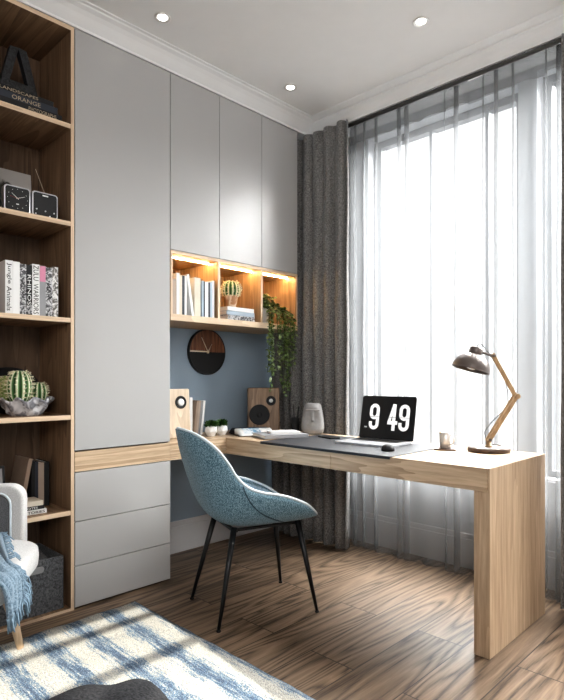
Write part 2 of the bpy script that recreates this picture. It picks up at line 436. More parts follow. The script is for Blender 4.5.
M['terra'] = cover_mat('two_tone_pot', (.45,.25,.14), (.72,.62,.50), 14)
M['cactus'] = cactus_mat()
M['cactus_pale'] = leaf_mat('pale_cactus', (.20,.30,.08), (.55,.55,.28), 60)
M['spine'] = plain('pale_spines', (.78,.72,.52), .7)
M['leaf'] = leaf_mat('ivy_leaf', (.028,.065,.018), (.22,.29,.09))
M['succ'] = leaf_mat('succulent_leaf', (.012,.04,.010), (.06,.15,.03), 70)
M['stem'] = plain('plant_stem', (.06,.07,.03), .8)
M['screen'] = plain('dark_screen', (.010,.010,.011), .3)
M['digit'] = plain('screen_digit', (.70,.70,.70), .6, emis=(.8,.8,.8), estr=.35)
M['red'] = plain('red_hand', (.5,.03,.03), .5)
M['gold'] = plain('pale_gold_hand', (.72,.60,.46), .4, .4)
M['led'] = plain('warm_led', (1,.8,.5), .5, emis=(1,.66,.30), estr=60)
M['lampface'] = plain('downlight_lens', (1,1,1), .5, emis=(1,.97,.92), estr=4)
M['magimg'] = cover_mat('magazine_picture', (.16,.30,.45), (.72,.76,.78), 28)
M['frame'] = plain('window_frame_grey', (.16,.165,.175), .5)
M['rail'] = plain('curtain_rail_dark', (.055,.052,.05), .5)
M['brownvase'] = plain('brown_glaze', (.22,.13,.09), .4)

# ------------------------------------------------------------------ room shell
XW, XF, YW = -2.93, -2.547, 3.05       # back wall, cabinet fronts, window wall
CE = 2.865
XR, YB = 2.3, -1.9
struct('floor', MB().box(XW-.1, XR+.1, YB-.1, YW+.3, -.05, 0), M['floor'])
struct('ceiling', MB().box(XW-.1, XR+.1, YB-.1, YW+.3, CE, CE+.08), M['ceiling'])
struct('wall_left', MB().box(XW-.1, XW, YB-.1, YW+.3, 0, CE), M['wallblue'])
W3 = (.12, .99, .5, 2.44)  # unseen window, added so the sun falls in bars on the rug
mb = MB()
mb.box(XR, XR+.1, YB-.1, W3[0], 0, CE); mb.box(XR, XR+.1, W3[1], YW+.3, 0, CE)
mb.box(XR, XR+.1, W3[0], W3[1], 0, W3[2]); mb.box(XR, XR+.1, W3[0], W3[1], W3[3], CE)
struct('wall_right', mb, M['wallgrey'])
mb = MB(); t_ = .035
mb.box(XR+.03, XR+.07, W3[0], W3[0]+t_, W3[2], W3[3]); mb.box(XR+.03, XR+.07, W3[1]-t_, W3[1], W3[2], W3[3])
mb.box(XR+.03, XR+.07, W3[0]+t_, W3[1]-t_, W3[2], W3[2]+t_); mb.box(XR+.03, XR+.07, W3[0]+t_, W3[1]-t_, W3[3]-.02, W3[3])
for z_, h_ in ((2.345, .020), (2.165, .024)): mb.box(XR+.04, XR+.06, W3[0]+t_, W3[1]-t_, z_, z_+h_)
w3 = struct('window_3', mb, M['frame'])
MB().box(XR+.049, XR+.051, W3[0]+t_, W3[1]-t_, W3[2]+t_, W3[3]-.02).build('pane', M['glass'], w3)
struct('wall_front', MB().box(XW, XR, YB-.1, YB, 0, CE), M['wallgrey'])
W1 = (-2.185, -1.19, .56, 2.712); W2 = (-1.09, 1.1, .56, 2.745)
mb = MB()
mb.box(XW, W1[0], YW, YW+.2, 0, CE); mb.box(W1[0], W1[1], YW, YW+.2, 0, W1[2]); mb.box(W1[0], W1[1], YW, YW+.2, W1[3], CE)
mb.box(W1[1], W2[0], YW, YW+.2, 0, CE); mb.box(W2[0], W2[1], YW, YW+.2, 0, W2[2]); mb.box(W2[0], W2[1], YW, YW+.2, W2[3], CE)
mb.box(W2[1], XR, YW, YW+.2, 0, CE)
struct('wall_back', mb, M['wallgrey'])
def window(name, w, mull):
    x0, x1, z0, z1 = w; t = .045
    mb = MB()
    y0, y1 = YW+.09, YW+.15
    mb.box(x0, x0+t, y0, y1, z0, z1); mb.box(x1-t, x1, y0, y1, z0, z1)
    mb.box(x0+t, x1-t, y0, y1, z0, z0+t); mb.box(x0+t, x1-t, y0, y1, z1-t, z1)
    for m in mull: mb.box(m-.011, m+.011, y0, y1, z0+t, z1-t)
    o = struct(name, mb, M['frame'])
    p = MB().box(x0+t, x1-t, YW+.118, YW+.122, z0+t, z1-t).build('pane', M['glass'], o)
    s = MB().box(x0, x1, YW+.01, YW+.089, z0-.0, z0+.012).build('window_sill', M['base'], o)
window('window_1', W1, (-1.77, -1.405))
window('window_2', W2, (-.35, .35))
struct('baseboard_left', MB().box(XW, XW+.014, 1.73, YW, 0, .165).box(XW, XW+.009, 1.73, YW, .165, .2), M['base'], bevel=.003)
struct('baseboard_back', MB().box(XW+.014, XR, YW-.016, YW, 0, .17).box(XW+.014, XR, YW-.010, YW, .17, .2), M['base'], bevel=.003)
# cornice above the cabinets, then along the window wall
def cornice(prof, M4, d): return MB().prism(prof, M4, d)
cl = [(XF-.03, 2.779), (XF+.006, 2.779), (XF+.008, 2.79), (XF+.018, 2.80), (XF+.03, 2.812), (XF+.045, 2.828), (XF+.062, 2.842), (XF+.082, 2.850), (XF+.086, 2.856), (XF+.10, 2.858), (XF+.10, CE-.0005), (XF-.03, CE-.0005)]
Mc = frame((0, .10, 0), (1,0,0), (0,0,1)); Mc = Matrix(((1,0,0,0),(0,0,1,.10),(0,1,0,0),(0,0,0,1)))
struct('trim_1', cornice(cl, Mc, 2.9-.10-.02), M['cornice'])
cw = [(3.049, 2.772), (2.862, 2.772), (2.860, 2.782), (2.852, 2.795), (2.846, 2.812), (2.838, 2.826), (2.826, 2.838), (2.822, 2.8385), (2.820, 2.848), (2.806, 2.848), (2.790, 2.852), (2.772, 2.859), (2.768, CE-.0005), (3.049, CE-.0005)]
Mw = Matrix(((0,0,1,XF+.02),(1,0,0,0),(0,1,0,0),(0,0,0,1)))
struct('trim_2', cornice(cw, Mw, XR-XF-.02), M['cornice'])

# ------------------------------------------------------------------ bookcase
bk = thing('bookcase', 'tall brown oak bookcase with pale front edges and open shelves, left of the grey wardrobe', 'bookcase', (-2.74, .99, 0))
BX0, BX1 = -2.915, XF
Y0, Y1 = .80, 1.160
SH = [2.313, 1.850, 1.392, .931, .477]
def bpart(name, a, front=1, mats=None, **k):
    return MB().box(*a, front=front).build(name, mats or [M['walZ'], M['edgeZ']], bk, world=True, **k)
bpart('side_panel', (BX0, BX1, Y1, Y1+.016, 0, 2.777))
bpart('side_panel', (BX0, BX1, Y0-.016, Y0, 0, 2.777))
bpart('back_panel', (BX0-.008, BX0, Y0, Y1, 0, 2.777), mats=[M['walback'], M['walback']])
for z in SH: bpart('shelf', (BX0, BX1-.002, Y0, Y1, z-.022, z), mats=[M['walY'], M['edge']])
bpart('top_panel', (BX0, BX1, Y0, Y1, 2.757, 2.777), mats=[M['walY'], M['edge']])
bpart('bottom_panel', (BX0, BX1-.001, Y0, Y1, 0, .014), mats=[M['walY'], M['edge']])

# ------------------------------------------------------------------ tall wardrobe, upper cabinets
wd = thing('wardrobe', 'tall flat-fronted grey cabinet between the bookcase and the niche, drawers below an oak band', 'wardrobe', (-2.74, 1.447, 0))
CY0, CY1 = 1.178, 1.717
mb = MB(); mb.box(XW+.002, XF-.02, CY0, CY1, .012, .652); mb.box(XW+.002, XF-.02, CY0, CY1, .754, 2.775)
mb.build('carcass', M['cabdark'], wd, world=True)
MB().box(XF-.019, XF, CY0+.002, CY1-.0015, .760, 2.776).build('door', M['cab'], wd, world=True, bevel=.0015)
for z0, z1 in ((.010, .2045), (.2078, .4168), (.4201, .6530)):
    MB().box(XF-.019, XF, CY0+.002, CY1, z0, z1).build('drawer', M['cab'], wd, world=True, bevel=.0015)
MB().box(XW+.002, XF-.03, CY0, CY1, 0, .012).build('plinth', M['cabdark'], wd, world=True)
MB().box(XW+.002, XF-.0195, CY1, CY1+.0012, .754, 2.776).box(XW+.002, XF-.001, CY1-.0, CY1+.0012, .01, .653).build('end_panel', M['cab'], wd, world=True)
dy = [1.7185, 2.062, 2.406, 2.739]
for k, w in enumerate(('leftmost grey upper cabinet, above the niche compartment full of upright books',
                       'middle grey upper cabinet, above the niche compartment with the potted cactus',
                       'rightmost grey upper cabinet, above the trailing plant and next to the charcoal drape')):
    t = thing('wall_cabinet', w, 'cabinet', (-2.74, (dy[k]+dy[k+1])/2, 1.812), 0, 'grey upper cabinets')
    a, b = dy[k]+.0006, dy[k+1]-.0006
    MB().box(XW+.002, XF-.02, a, b, 1.812, 2.775).build('carcass', M['cab'], t, world=True)
    MB().box(XF-.0195, XF, a+.0008, b-.0008, 1.8125, 2.776).build('door', M['cab'], t, world=True, bevel=.0015)

# niche shelf unit
ns = thing('wall_shelf', 'honey oak open shelf unit with three lit compartments below the grey upper cabinets', 'shelf', (-2.74, 2.228, 1.424))
NX0, NX1, NZ0, NZ1 = XW+.002, XF, 1.424, 1.8095
nm = [M['nicheY'], M['edge']]
MB().box(NX0, NX1, 1.7195, 2.739, NZ0, NZ0+.036, front=1).build('bottom_board', nm, ns, world=True, bevel=.0008)
MB().box(NX0, NX1, 1.7195, 2.739, NZ1-.017, NZ1, front=1).build('top_board', nm, ns, world=True)
MB().box(NX0, NX0+.008, 1.733, 2.7255, NZ0+.036, NZ1-.017).build('back_board', [M['nicheZ']], ns, world=True)
for y0, y1 in ((1.7195, 1.733), (2.050, 2.067), (2.398, 2.415), (2.7255, 2.739)):
    MB().box(NX0+.008 if 1.8 < y0 < 2.6 else NX0, NX1, y0, y1, NZ0+.036, NZ1-.017, front=1).build('divider' if 1.8 < y0 < 2.6 else 'end_board', [M['nicheZ'], M['edgeZ']], ns, world=True)
NC = [(1.733, 2.050), (2.067, 2.398), (2.415, 2.7255)]
for y0, y1 in NC:
    MB().box(-2.632, -2.628, y0+.004, y1-.004, NZ1-.0225, NZ1-.0172).build('led_strip', M['led'], ns, world=True)

# ------------------------------------------------------------------ desk
dk = thing('desk', 'long L-shaped pale oak desk with a slab end leg, running along the window', 'desk', (-1.74, 2.4, 0))
DX1, DY0, DY1, DZ0, DZ1 = -.934, 2.110, 2.715, .656, .75
mb = MB()
mb.prism([(XF, DY0+.003), (-.943, DY0+.003), (-.943, DY1), (XW+.016, DY1), (XW+.016, CY1+.002), (XF, CY1+.002)], Matrix.Translation((0,0,DZ0+.001)), DZ1-DZ0-.001)
mb.build('desktop', M['oakX'], dk, world=True, bevel=.001)
MB().box(XW+.005, XF, CY0+.001, CY1-.001, .657, .752).build('cabinet_band', M['oakY'], dk, world=True, bevel=.001)
MB().box(XF-.018, XF+.0005, CY1+.0, DY0+.002, DZ0, DZ1-.0005).build('return_front', M['oakY'], dk, world=True)
for a, b in ((XF+.002, -1.7405), (-1.7375, -.9435)):
    MB().box(a, b, DY0, DY0+.018, DZ0, DZ1-.0006).build('drawer_front', M['oakX'], dk, world=True, bevel=.0008)
mb = MB()
mb.prism([(-.9996, 0), (DX1, 0), (DX1, DZ1), (-.9425, DZ1), (-.9425, DZ0-.001), (-.9996, DZ0-.001)], Matrix(((1,0,0,0),(0,0,1,DY0+.003),(0,1,0,0),(0,0,0,1))), DY1-DY0-.003)
mb.build('side_panel', M['oakZ'], dk, world=True, bevel=.001)

# ------------------------------------------------------------------ curtains
def pleats(x0, x1, y, n, amp, seed, z0, z1, res=14, nz=24, irr=.3, hem=0, loop=None):
    rnd = random.Random(seed)
    ph = [rnd.uniform(0, 6) for _ in range(5)]
    def fn(u, v):
        z = z0 + (z1-z0)*v
        wob = irr*(math.sin(2*PI*u*n*.37+ph[0]) + .6*math.sin(2*PI*u*n*.61+ph[1]))
        a = 2*PI*u*n + wob*2.2 + .35*(1-v)*math.sin(u*n*1.7+ph[2])
        k = amp*(.55+.45*(1-v)) * (1+.35*math.sin(2*PI*u*n*.23+ph[3]))
        s_ = math.sin(a)
        yy = y + k*math.copysign(abs(s_)**.75, s_) + .004*math.sin(z*7+u*30)
        xx = x0 + (x1-x0)*u + (loop if loop else .175*amp)*math.cos(a)
        zz = z + (hem*math.sin(a+1)*(1-v)**6 if hem else 0)
        return (xx, yy, zz)
    mb = MB(); mb.grid(int(n*res)+1, nz, fn); return mb
o = pleats(-2.885, -2.165, 2.803, 7.5, .033, 3, .012, 2.762, irr=.22).build('drape', M['drape'], solid=.004, offs=(-2.55, 2.81, 0))
tag(o, 'charcoal floor-length drape in heavy pleats, hanging left of the window', 'curtain')
o = pleats(-.892, -.60, 2.806, 4, .028, 5, .012, 2.745, irr=.2).build('drape', M['drape'], solid=.004, offs=(-.75, 2.81, 0))
tag(o, 'charcoal drape just showing at the right edge of the window', 'curtain')
sh = thing('sheer_curtain', 'white sheer voile curtain across the whole window behind the desk', 'curtain', (-1.0, 2.885, 0))
pleats(-2.26, 1.3, 2.912, 33, .025, 11, .012, 2.768, res=14, nz=18, irr=.85, hem=.006, loop=.026).build('voile', M['sheer'], sh, world=True)
pleats(-2.26, 1.3, 2.910, 33, .0165, 11, 2.640, 2.768, res=14, nz=3, irr=.85, loop=.023).build('heading_tape', M['sheer'], sh, world=True)
o = MB().tube([(-2.9, 2.874, 2.757), (1.4, 2.874, 2.757)], .0125, 12).build('curtain_rail', M['rail'], offs=(-.75, 2.874, 2.757))
tag(o, 'dark slim curtain rail under the cornice above the window', 'curtain rail')

# ------------------------------------------------------------------ rug
def rugf(u, v):
    x = -2.408 + 2.1*u; y = -.55 + 1.969*v
    e = min(u, 1-u, v, 1-v)
    return (x, y, .016 + .003*math.sin(x*31)*math.sin(y*27) - (.010 if e < 1e-6 else 0))
mb = MB(); mb.grid(60, 60, rugf); o = mb.build('rug', M['rug'], solid=.008, offs=(-1.36, .43, .0))
tag(o, 'blue and cream striped rug with woolly pile on the wooden floor', 'rug')

# ------------------------------------------------------------------ blue chair
ch = thing('desk_chair', 'blue woven bucket chair with four slim black metal legs, pulled up to the desk', 'chair', (-1.984, 1.814, 0), math.atan2(-.343, .939))
# local axes: x right, y forward
ST = [((.262,.440),(.258,.452),.165), ((.235,.428),(.225,.478),.200), ((.18,.420),(.185,.508),.222), ((.12,.416),(.14,.533),.235), ((.03,.414),(.049,.569),.245), ((-.06,.414),(-.062,.595),.25),
      ((-.14,.424),(-.129,.623),.25), ((-.205,.455),(-.178,.669),.246), ((-.25,.51),(-.205,.715),.238), ((-.285,.59),(-.230,.755),.224), ((-.315,.68),(-.262,.797),.20),
      ((-.342,.765),(-.298,.832),.152), ((-.357,.82),(-.332,.856),.100), ((-.367,.856),(-.358,.867),.052), ((-.372,.870),(-.372,.8705),.016)]
def lerp(a, b, t): return a + (b-a)*t
def station(v):
    f = v*(len(ST)-1); i = min(int(f), len(ST)-2); t = f-i
    def cr(g):
        p0 = g(ST[max(i-1,0)]); p1 = g(ST[i]); p2 = g(ST[i+1]); p3 = g(ST[min(i+2,len(ST)-1)])
        return .5*((2*p1)+(-p0+p2)*t+(2*p0-5*p1+4*p2-p3)*t*t+(-p0+3*p1-3*p2+p3)*t**3)
    return (cr(lambda s: s[0][0]), cr(lambda s: s[0][1])), (cr(lambda s: s[1][0]), cr(lambda s: s[1][1])), cr(lambda s: s[2])
def shell(u, v, inset=0.0):
    sp, rm, w = station(v)
    th = (u-.5)*PI
    sx = math.copysign(abs(math.sin(th))**.85, math.sin(th)); g = 1-abs(math.cos(th))**.9
    y = lerp(sp[0], rm[0], g); z = lerp(sp[1], rm[1], g)
    p = Vector((w*sx, y, z))
    if inset:
        c = Vector((0, .0, .62)) if z < .62 else Vector((0, .05, z))
        d = (c-p); d.normalize(); p = p + d*inset
    return p
mb = MB(); mb.grid(33, 50, lambda u, v: shell(u, v)); mb.build('shell', M['chairfab'], ch, solid=.014)
mb = MB(); mb.grid(33, 50, lambda u, v: shell(.03+.94*u, .015+.975*v, .016)); mb.build('seat_pad', M['chairin'], ch, solid=.012, label='paler blue inner padding')
rim = [shell(0, i/60) for i in range(61)] + [shell(1, 1-i/60) for i in range(61)] + [shell(1-i/14, 0) for i in range(1, 14)]
rim = [p + Vector((0, .004, .004)) for p in rim]
mb = MB(); mb.loop_tube(rim, .0068, 8); mb.build('piping', M['welt'], ch, label='pale piping along the rim')  # pale colour stands in for light catching the shell's edge
for s in (0, 1):
    pts = []
    for k in range(16):
        t = k/15
        u = lerp(.0, .30, t); v = lerp(.455, .24, t)
        p = shell(u if s == 0 else 1-u, v)
        pts.append(p + Vector((-.0075 if s == 0 else .0075, -.002, -.004)))
    mb = MB(); mb.tube(pts, .0028, 6); mb.build('seam', M['weltdark'], ch)
Fd, Rt = Vector((.343, .939)), Vector((.939, -.343))
for wx, wy in ((-2.255,1.649), (-1.88,1.517), (-2.094,2.117), (-1.707,1.971)):
    q = Vector((wx+1.984, wy-1.814)); lx, ly = q.dot(Rt), q.dot(Fd)
    tx, ty = lx*.66, (ly*.60 if ly < 0 else ly*.72)
    lg = MB().tube([(tx, ty, .428), (lerp(tx, lx, .5), lerp(ty, ly, .5), .218), (lx, ly, .006)], [.0145, .012, .0075], 14).build('leg', M['black'], ch)
    MB().lathe([(.010, 0), (.0105, .004), (.008, .009)], (lx, ly, .0), 14).build('foot_cap', M['blackmatt'], lg)
MB().box(-.135, .135, -.15, -.13, .404, .413).box(-.135, .135, .165, .185, .404, .413).box(-.12, -.10, -.14, .18, .404, .413).box(.10, .12, -.14, .18, .404, .413).build('under_frame', M['black'], ch)

# ------------------------------------------------------------------ armchair at the left edge
ac = thing('armchair', 'off-white armchair with grey inner panels and tapered wooden legs beside the bookcase', 'armchair', (-2.328, .860, .0235), math.atan2(-.585, .81))
Ry = lambda x: Matrix(((0,0,1,x),(1,0,0,0),(0,1,0,0),(0,0,0,1)))      # polygon in (y,z), extruded along +x
for x in (-.072, .60):
    a = MB().prism(rounded(-.66, 0, .27, .646, [.02, .06, .02, .02], 8), Ry(x), .072).build('arm', M['linen'], ac, bevel=.012, seg=3)
    px = .0 if x < 0 else .60-.012
    MB().prism(rounded(-.60, -.052, .38, .611, [.01, .045, .02, .01], 8), Ry(px), .012).build('inner_panel', M['greyfab'], a, bevel=.004, label='grey inner panel')
    pts = [(px+(.010 if x < 0 else .002), u, v) for u, v in rounded(-.60, -.045, .38, .618, [.01, .048, .02, .01], 8)]
    MB().loop_tube(pts, .0042, 8).build('piping', M['welt'], a)
MB().prism(rounded(-.78, -.665, .27, .80, [.02, .05, .05, .02], 8), Ry(-.072), .744).build('backrest', M['linen'], ac, bevel=.015, seg=3)
MB().box(.0, .60, -.665, .0, .27, .355).build('seat_base', M['linen'], ac, bevel=.01)
MB().blob((.30, -.285, .392), (.297, .385, .058), 48, 16, .42).build('seat_cushion', M['linen'], ac)
for x, y, sx, sy in ((.058, -.062, -1, 1), (.55, -.062, 1, 1), (.04, -.70, -1, -1), (.56, -.70, 1, -1)):
    MB().tube([(x, y, .272), (x+sx*.012, y+sy*.035, .14), (x+sx*.022, y+sy*.062, .0)], [.024, .0195, .0135], 16).build('leg', M['legwood'], ac)
# foot of the visible leg sits on the rug: thin felt glide keeps it there
th = thing('throw_blanket', 'fringed blue wool throw draped over the seat of the off-white armchair', 'blanket', (-2.328, .860, .0235), math.atan2(-.585, .81))
def throwf(u, v, lift=0):
    # u across the seat (left edge 0), v from the back of the seat forward then down
    s = v*1.0
    xl = .03 + .37*max(0, min(1, (s-.42)/.16)) + .07*max(0, (s-.58)/.42) + .008*math.sin(13*v)
    x = xl + (.592-xl)*u + .006*math.sin(14*u+3*v)
    fold = .012*math.sin(20*u+2.2*v) + .006*math.sin(41*u-4*v)
    fold = fold*(.35+.65*min(1, s*1.4)) + .012
    if s < .58:
        y = -.45 + .52*(s/.58); z = .453 + fold*.8 + .006*math.sin(12*s+5*u)
    else:
        a = (s-.58)/.42
        ang = min(1, a/.4)*PI/2
        y = .07 + .034*math.sin(ang) + fold*.6 + .010*a
        z = .453 - .055*(1-math.cos(ang)) - max(0, a-.4)/.6*.055 + fold*.3
    return Vector((x, y, z))
mb = MB(); mb.grid(40, 60, throwf); mb.build('cloth', M['throw'], th, solid=.007)
mb = MB(); rnd = random.Random(4)
for k in range(64):
    v = .36 + .64*k/63
    p = throwf(0, v)
    d = Vector((-.25, .12 if v > .5 else .02, -.6)) ; d.x += rnd.uniform(-.3, .2); d.y += rnd.uniform(-.1, .25)
    if v < .58: d = Vector((-1, rnd.uniform(.2,.8), -.12))
    d.normalize(); ln = rnd.uniform(.035, .055)
    mb.tube([p, p+d*ln*.5+Vector((0,.004,.004)), p+d*ln+Vector((0,0,-.015))], [.0034, .0030, .0022], 5)
for k in range(46):
    p = throwf(k/45, 1)
    d = Vector((rnd.uniform(-.2,.2), rnd.uniform(-.1,.3), -1)).normalized(); ln = rnd.uniform(.035, .05)
    mb.tube([p, p+d*ln*.5, p+d*ln], [.0034, .0030, .0022], 5)
mb.build('fringe', M['fringe'], th, kind='stuff')

# pouf near the camera
pf = thing('pouf', 'dark grey upholstered pouf on the rug at the bottom edge of the picture', 'pouf', (-.990, .492, .0225))
def lob(p, th_, ph):
    k = 1 + .05*math.cos(6*th_+.6)
    return Vector((p.x*k, p.y*k, p.z*(1+.03*math.cos(6*th_+.6)*math.cos(ph))))
MB().blob((0,0,.215), (.240,.240,.214), 72, 20, .62, fn=lob).build('cushion_body', M['pouf'], pf)
MB().lathe([(.02,.0), (.022,.006), (.014,.012)], (0,0,.424), 16).build('button', M['pouf'], pf)

# ------------------------------------------------------------------ books
def book(y0, y1, z, h, depth, mat, label, group, x_front, lean=0, txt=None, tmat=None, tfrac=.8, band=None, pages=True, tw=.62, cat='book', spin=0):
    """upright book, spine towards +X; local origin at the spine's bottom centre"""
    w = y1-y0
    t = thing('book', label, cat, (x_front, (y0+y1)/2, z), 0, group)
    t.rotation_euler = (lean, 0, spin)
    MB().box(-depth, 0, -w/2, -w/2+min(.003, w*.15), 0, h).box(-depth, 0, w/2-min(.003, w*.15), w/2, 0, h).box(-.003, 0, -w/2, w/2, 0, h).build('cover', mat, t, bevel=.0006)
    k = min(.003, w*.15)
    MB().box(-depth+.004, -.003, -w/2+k, w/2-k, .003, h-.004).build('pages', M['white'], t)
    if band: MB().box(0, .0006, -w/2+.0008, w/2-.0008, h*band[0], h*band[1]).build('spine_band', band[2], t)
    if txt:
        ws = txt.split(); n_ = sum(len(q) for q in ws) + .8*(len(ws)-1); at = h*.5 + h*tfrac/2
        for q in ws:
            ln_ = h*tfrac*len(q)/n_
            text(q, ln_, w*tw, frame((.0006, 0, at-ln_/2), (0,0,-1), (0,1,0)), tmat, t, .0004)
            at -= ln_ + h*tfrac*.8/n_
    return t
def flat_book(c, size, z, mat, label, group, rz=0, txt=None, tmat=None, spine='x', tfrac=.8, cat='book', name='book', tpos=0):
    """book lying flat; spine on the +X side of its local frame"""
    sx, sy, h = size
    t = thing(name, label, cat, (c[0], c[1], z), rz, group)
    k = min(.0028, h*.16)
    MB().box(-sx/2, sx/2, -sy/2, sy/2, 0, k).box(-sx/2, sx/2, -sy/2, sy/2, h-k, h).box(sx/2-k, sx/2, -sy/2, sy/2, 0, h).build('cover', mat, t, bevel=.0006)
    MB().box(-sx/2+.004, sx/2-k, -sy/2+.003, sy/2-.003, k, h-k).build('pages', M['white'], t)
    if txt: text(txt, sy*tfrac, h*.55, frame((sx/2+.0005, tpos, h/2), (0,1,0), (0,0,1)), tmat, t, .0004)
    return t

# shelf 1: letter and black books
g = 'black books under the letter'
flat_book((-2.665, .975), (.20, .30, .031), SH[0], M['blackmatt'], 'lowest and longest of the black books under the letter A', g, 0, 'PHOTOGRAPHS', M['letter_gold'], tfrac=.42, tpos=.06)
flat_book((-2.667, .965), (.19, .285, .033), SH[0]+.0312, M['navy'], 'black book with ORANGE on its spine, middle of the stack under the letter', g, 0, 'ORANGE', M['letter_gold'], tfrac=.44, tpos=.0)
flat_book((-2.665, .955), (.18, .27, .024), SH[0]+.0645, M['blackmatt'], 'thin black book directly under the letter A', g, 0, 'LANDSCAPES', M['letter_gold'], tfrac=.62, tpos=-.02)
lt = thing('letter_sculpture', 'black wooden capital letter A standing on the black books', 'letter', (-2.69, .970, SH[0]+.0887))
lp = MB()
Ma = frame((-.016, 0, 0), (0,1,0), (0,0,1))
h_, b_ = .240, .098
def quad(p): lp.prism(p, Ma, .035)
quad([(-b_, 0), (-b_+.036, 0), (-.004+.0, h_), (-.040, h_)]); 
lp2 = [(b_-.036, 0), (b_, 0), (.034, h_), (-.004, h_)]
lp.prism(lp2, Ma, .035)
lp.prism([(-b_+.036+.011, .042), (b_-.036-.011, .042), (b_-.036-.020, .082), (-b_+.036+.020, .082)], Ma, .035)
lp.build('letter_body', M['blackboard'], lt, bevel=.002)

# shelf 2: clock radio and art print
cr = thing('clock_radio', 'folding black travel clock radio with silver rims and an aerial', 'clock', (-2.585, .99, SH[1]))
def crbox(y0, y1):
    b = MB().prism(rounded(y0-.99, y1-.99, .0, .117, .014, 6), frame((-.028,0,0), (0,1,0), (0,0,1)), .036)
    return b.build('case', M['silver'], cr, bevel=.002, label='silver rimmed black case')
for k, (a, b) in enumerate(((.872, .984), (.993, 1.110))):
    cs = crbox(a, b)
    MB().prism(rounded(a-.99+.005, b-.99-.005, .006, .111, .011, 6), frame((.008,0,0), (0,1,0), (0,0,1)), .0012).build('dial', M['blackmatt'], cs)
    cy = (a+b)/2-.99
    if k == 0:
        def hand(a0, ln, w, m, nm, z=.0095):
            d = Vector((0, math.sin(a0), math.cos(a0))); n = Vector((0, d.z, -d.y))
            c = Vector((z, cy, .062))
            mb = MB(); mb.tube([c-d*.006, c+d*ln], [w, w*.5], 6); mb.build(nm, m, cs)
        hand(R(-52), .032, .0016, M['letter_light'], 'hour_hand'); hand(R(68), .034, .0012, M['letter_light'], 'minute_hand', .0103); hand(R(-80), .036, .0006, M['red'], 'second_hand', .0108)
        MB().box(.0092, .0097, cy-.006, cy+.006, .034, .038).build('dial_mark', M['letter_light'], cs)
        mk = MB()
        for q in range(12):
            an = R(30*q); c = Vector((.0092, cy+.043*math.sin(an), .060+.043*math.cos(an)))
            mk.box(c.x, c.x+.0006, c.y-.0012, c.y+.0012, c.z-.0012, c.z+.0012)
        mk.build('hour_marks', M['letter_light'], cs)
    else:
        MB().box(.0092, .0097, cy-.013, cy+.013, .098, .104).build('dial_mark', M['letter_light'], cs)
        for yy, zz in ((-.040, .034), (.040, .028), (0, .03), (-.044, .012), (.02, .010)):
            MB().lathe([(.0035, 0), (.0035, .003)], seg=12, M=frame((.009, cy+yy, zz), (0,1,0), (0,0,1))).build('knob', M['silver'], cs)
MB().tube([(-.02, 1.064-.99, .112), (-.022, 1.019-.99, .226)], [.0014, .001], 6).build('aerial', M['gold'], cr)
MB().tube([(-.02, -.003, .012), (-.02, -.003, .104)], .004, 8).build('hinge', M['silver'], cr)
ap = thing('art_print', 'grey art print with a dark tree shape leaning behind the clock radio', 'print', (-2.80, .955, SH[1]))
ap.rotation_euler = (0, R(-6), 0)
MB().box(-.004, 0, -.135, .127, 0, .272).build('card', M['print'] if 'print' in M else print_mat(), ap)

# shelf 3: upright books
g = 'upright books on the middle bookcase shelf'
xs = -2.558
book(.870, .902, SH[2], .234, .20, M['white'], 'thick white book titled Jungle Animals, leftmost on its shelf', g, xs, txt='Jungle  Animals', tmat=M['letter_dark'], tfrac=.9)
book(.9025, .931, SH[2], .232, .20, M['whitecer'], 'plain white book right of the Jungle Animals book', g, xs)
book(.9315, .959, SH[2], .226, .20, M['pat1'], 'mottled grey book with dark lettering, left of the RHINOS book', g, xs, txt='NATURAL', tmat=M['letter_dark'], tfrac=.5)
book(.9595, .985, SH[2], .226, .20, M['blackmatt'], 'black book with RHINOS in white on its spine', g, xs, txt='RHINOS', tmat=M['letter_light'], tfrac=.6, band=(.02, .2, M['pat1']))
book(.9855, 1.018, SH[2], .233, .20, M['white'], 'white book with ZULU WARRIORS in black on its spine', g, xs, txt='ZULU WARRIORS', tmat=M['letter_dark'], tfrac=.95, tw=.7)
book(1.0185, 1.046, SH[2], .231, .20, M['greyb'], 'grey book with a pink upper spine', g, xs, band=(.68, .99, M['pink']))
book(1.0465, 1.076, SH[2], .226, .20, M['pat1'], 'mottled grey book right of the pink topped one', g, xs, txt='HAIR', tmat=M['letter_dark'], tfrac=.34)
book(1.0765, 1.104, SH[2], .233, .20, M['pat2'], 'white book with dark blotches, rightmost on its shelf', g, xs)
v = thing('vase', 'round brown vase at the left of the upright books', 'vase', (-2.70, .845, SH[2]))
MB().lathe([(.018,0), (.034,.008), (.043,.03), (.042,.05), (.03,.068), (.014,.076), (.013,.085), (.016,.088)], seg=28, cap1=False).build('vase_body', M['brownvase'], v)

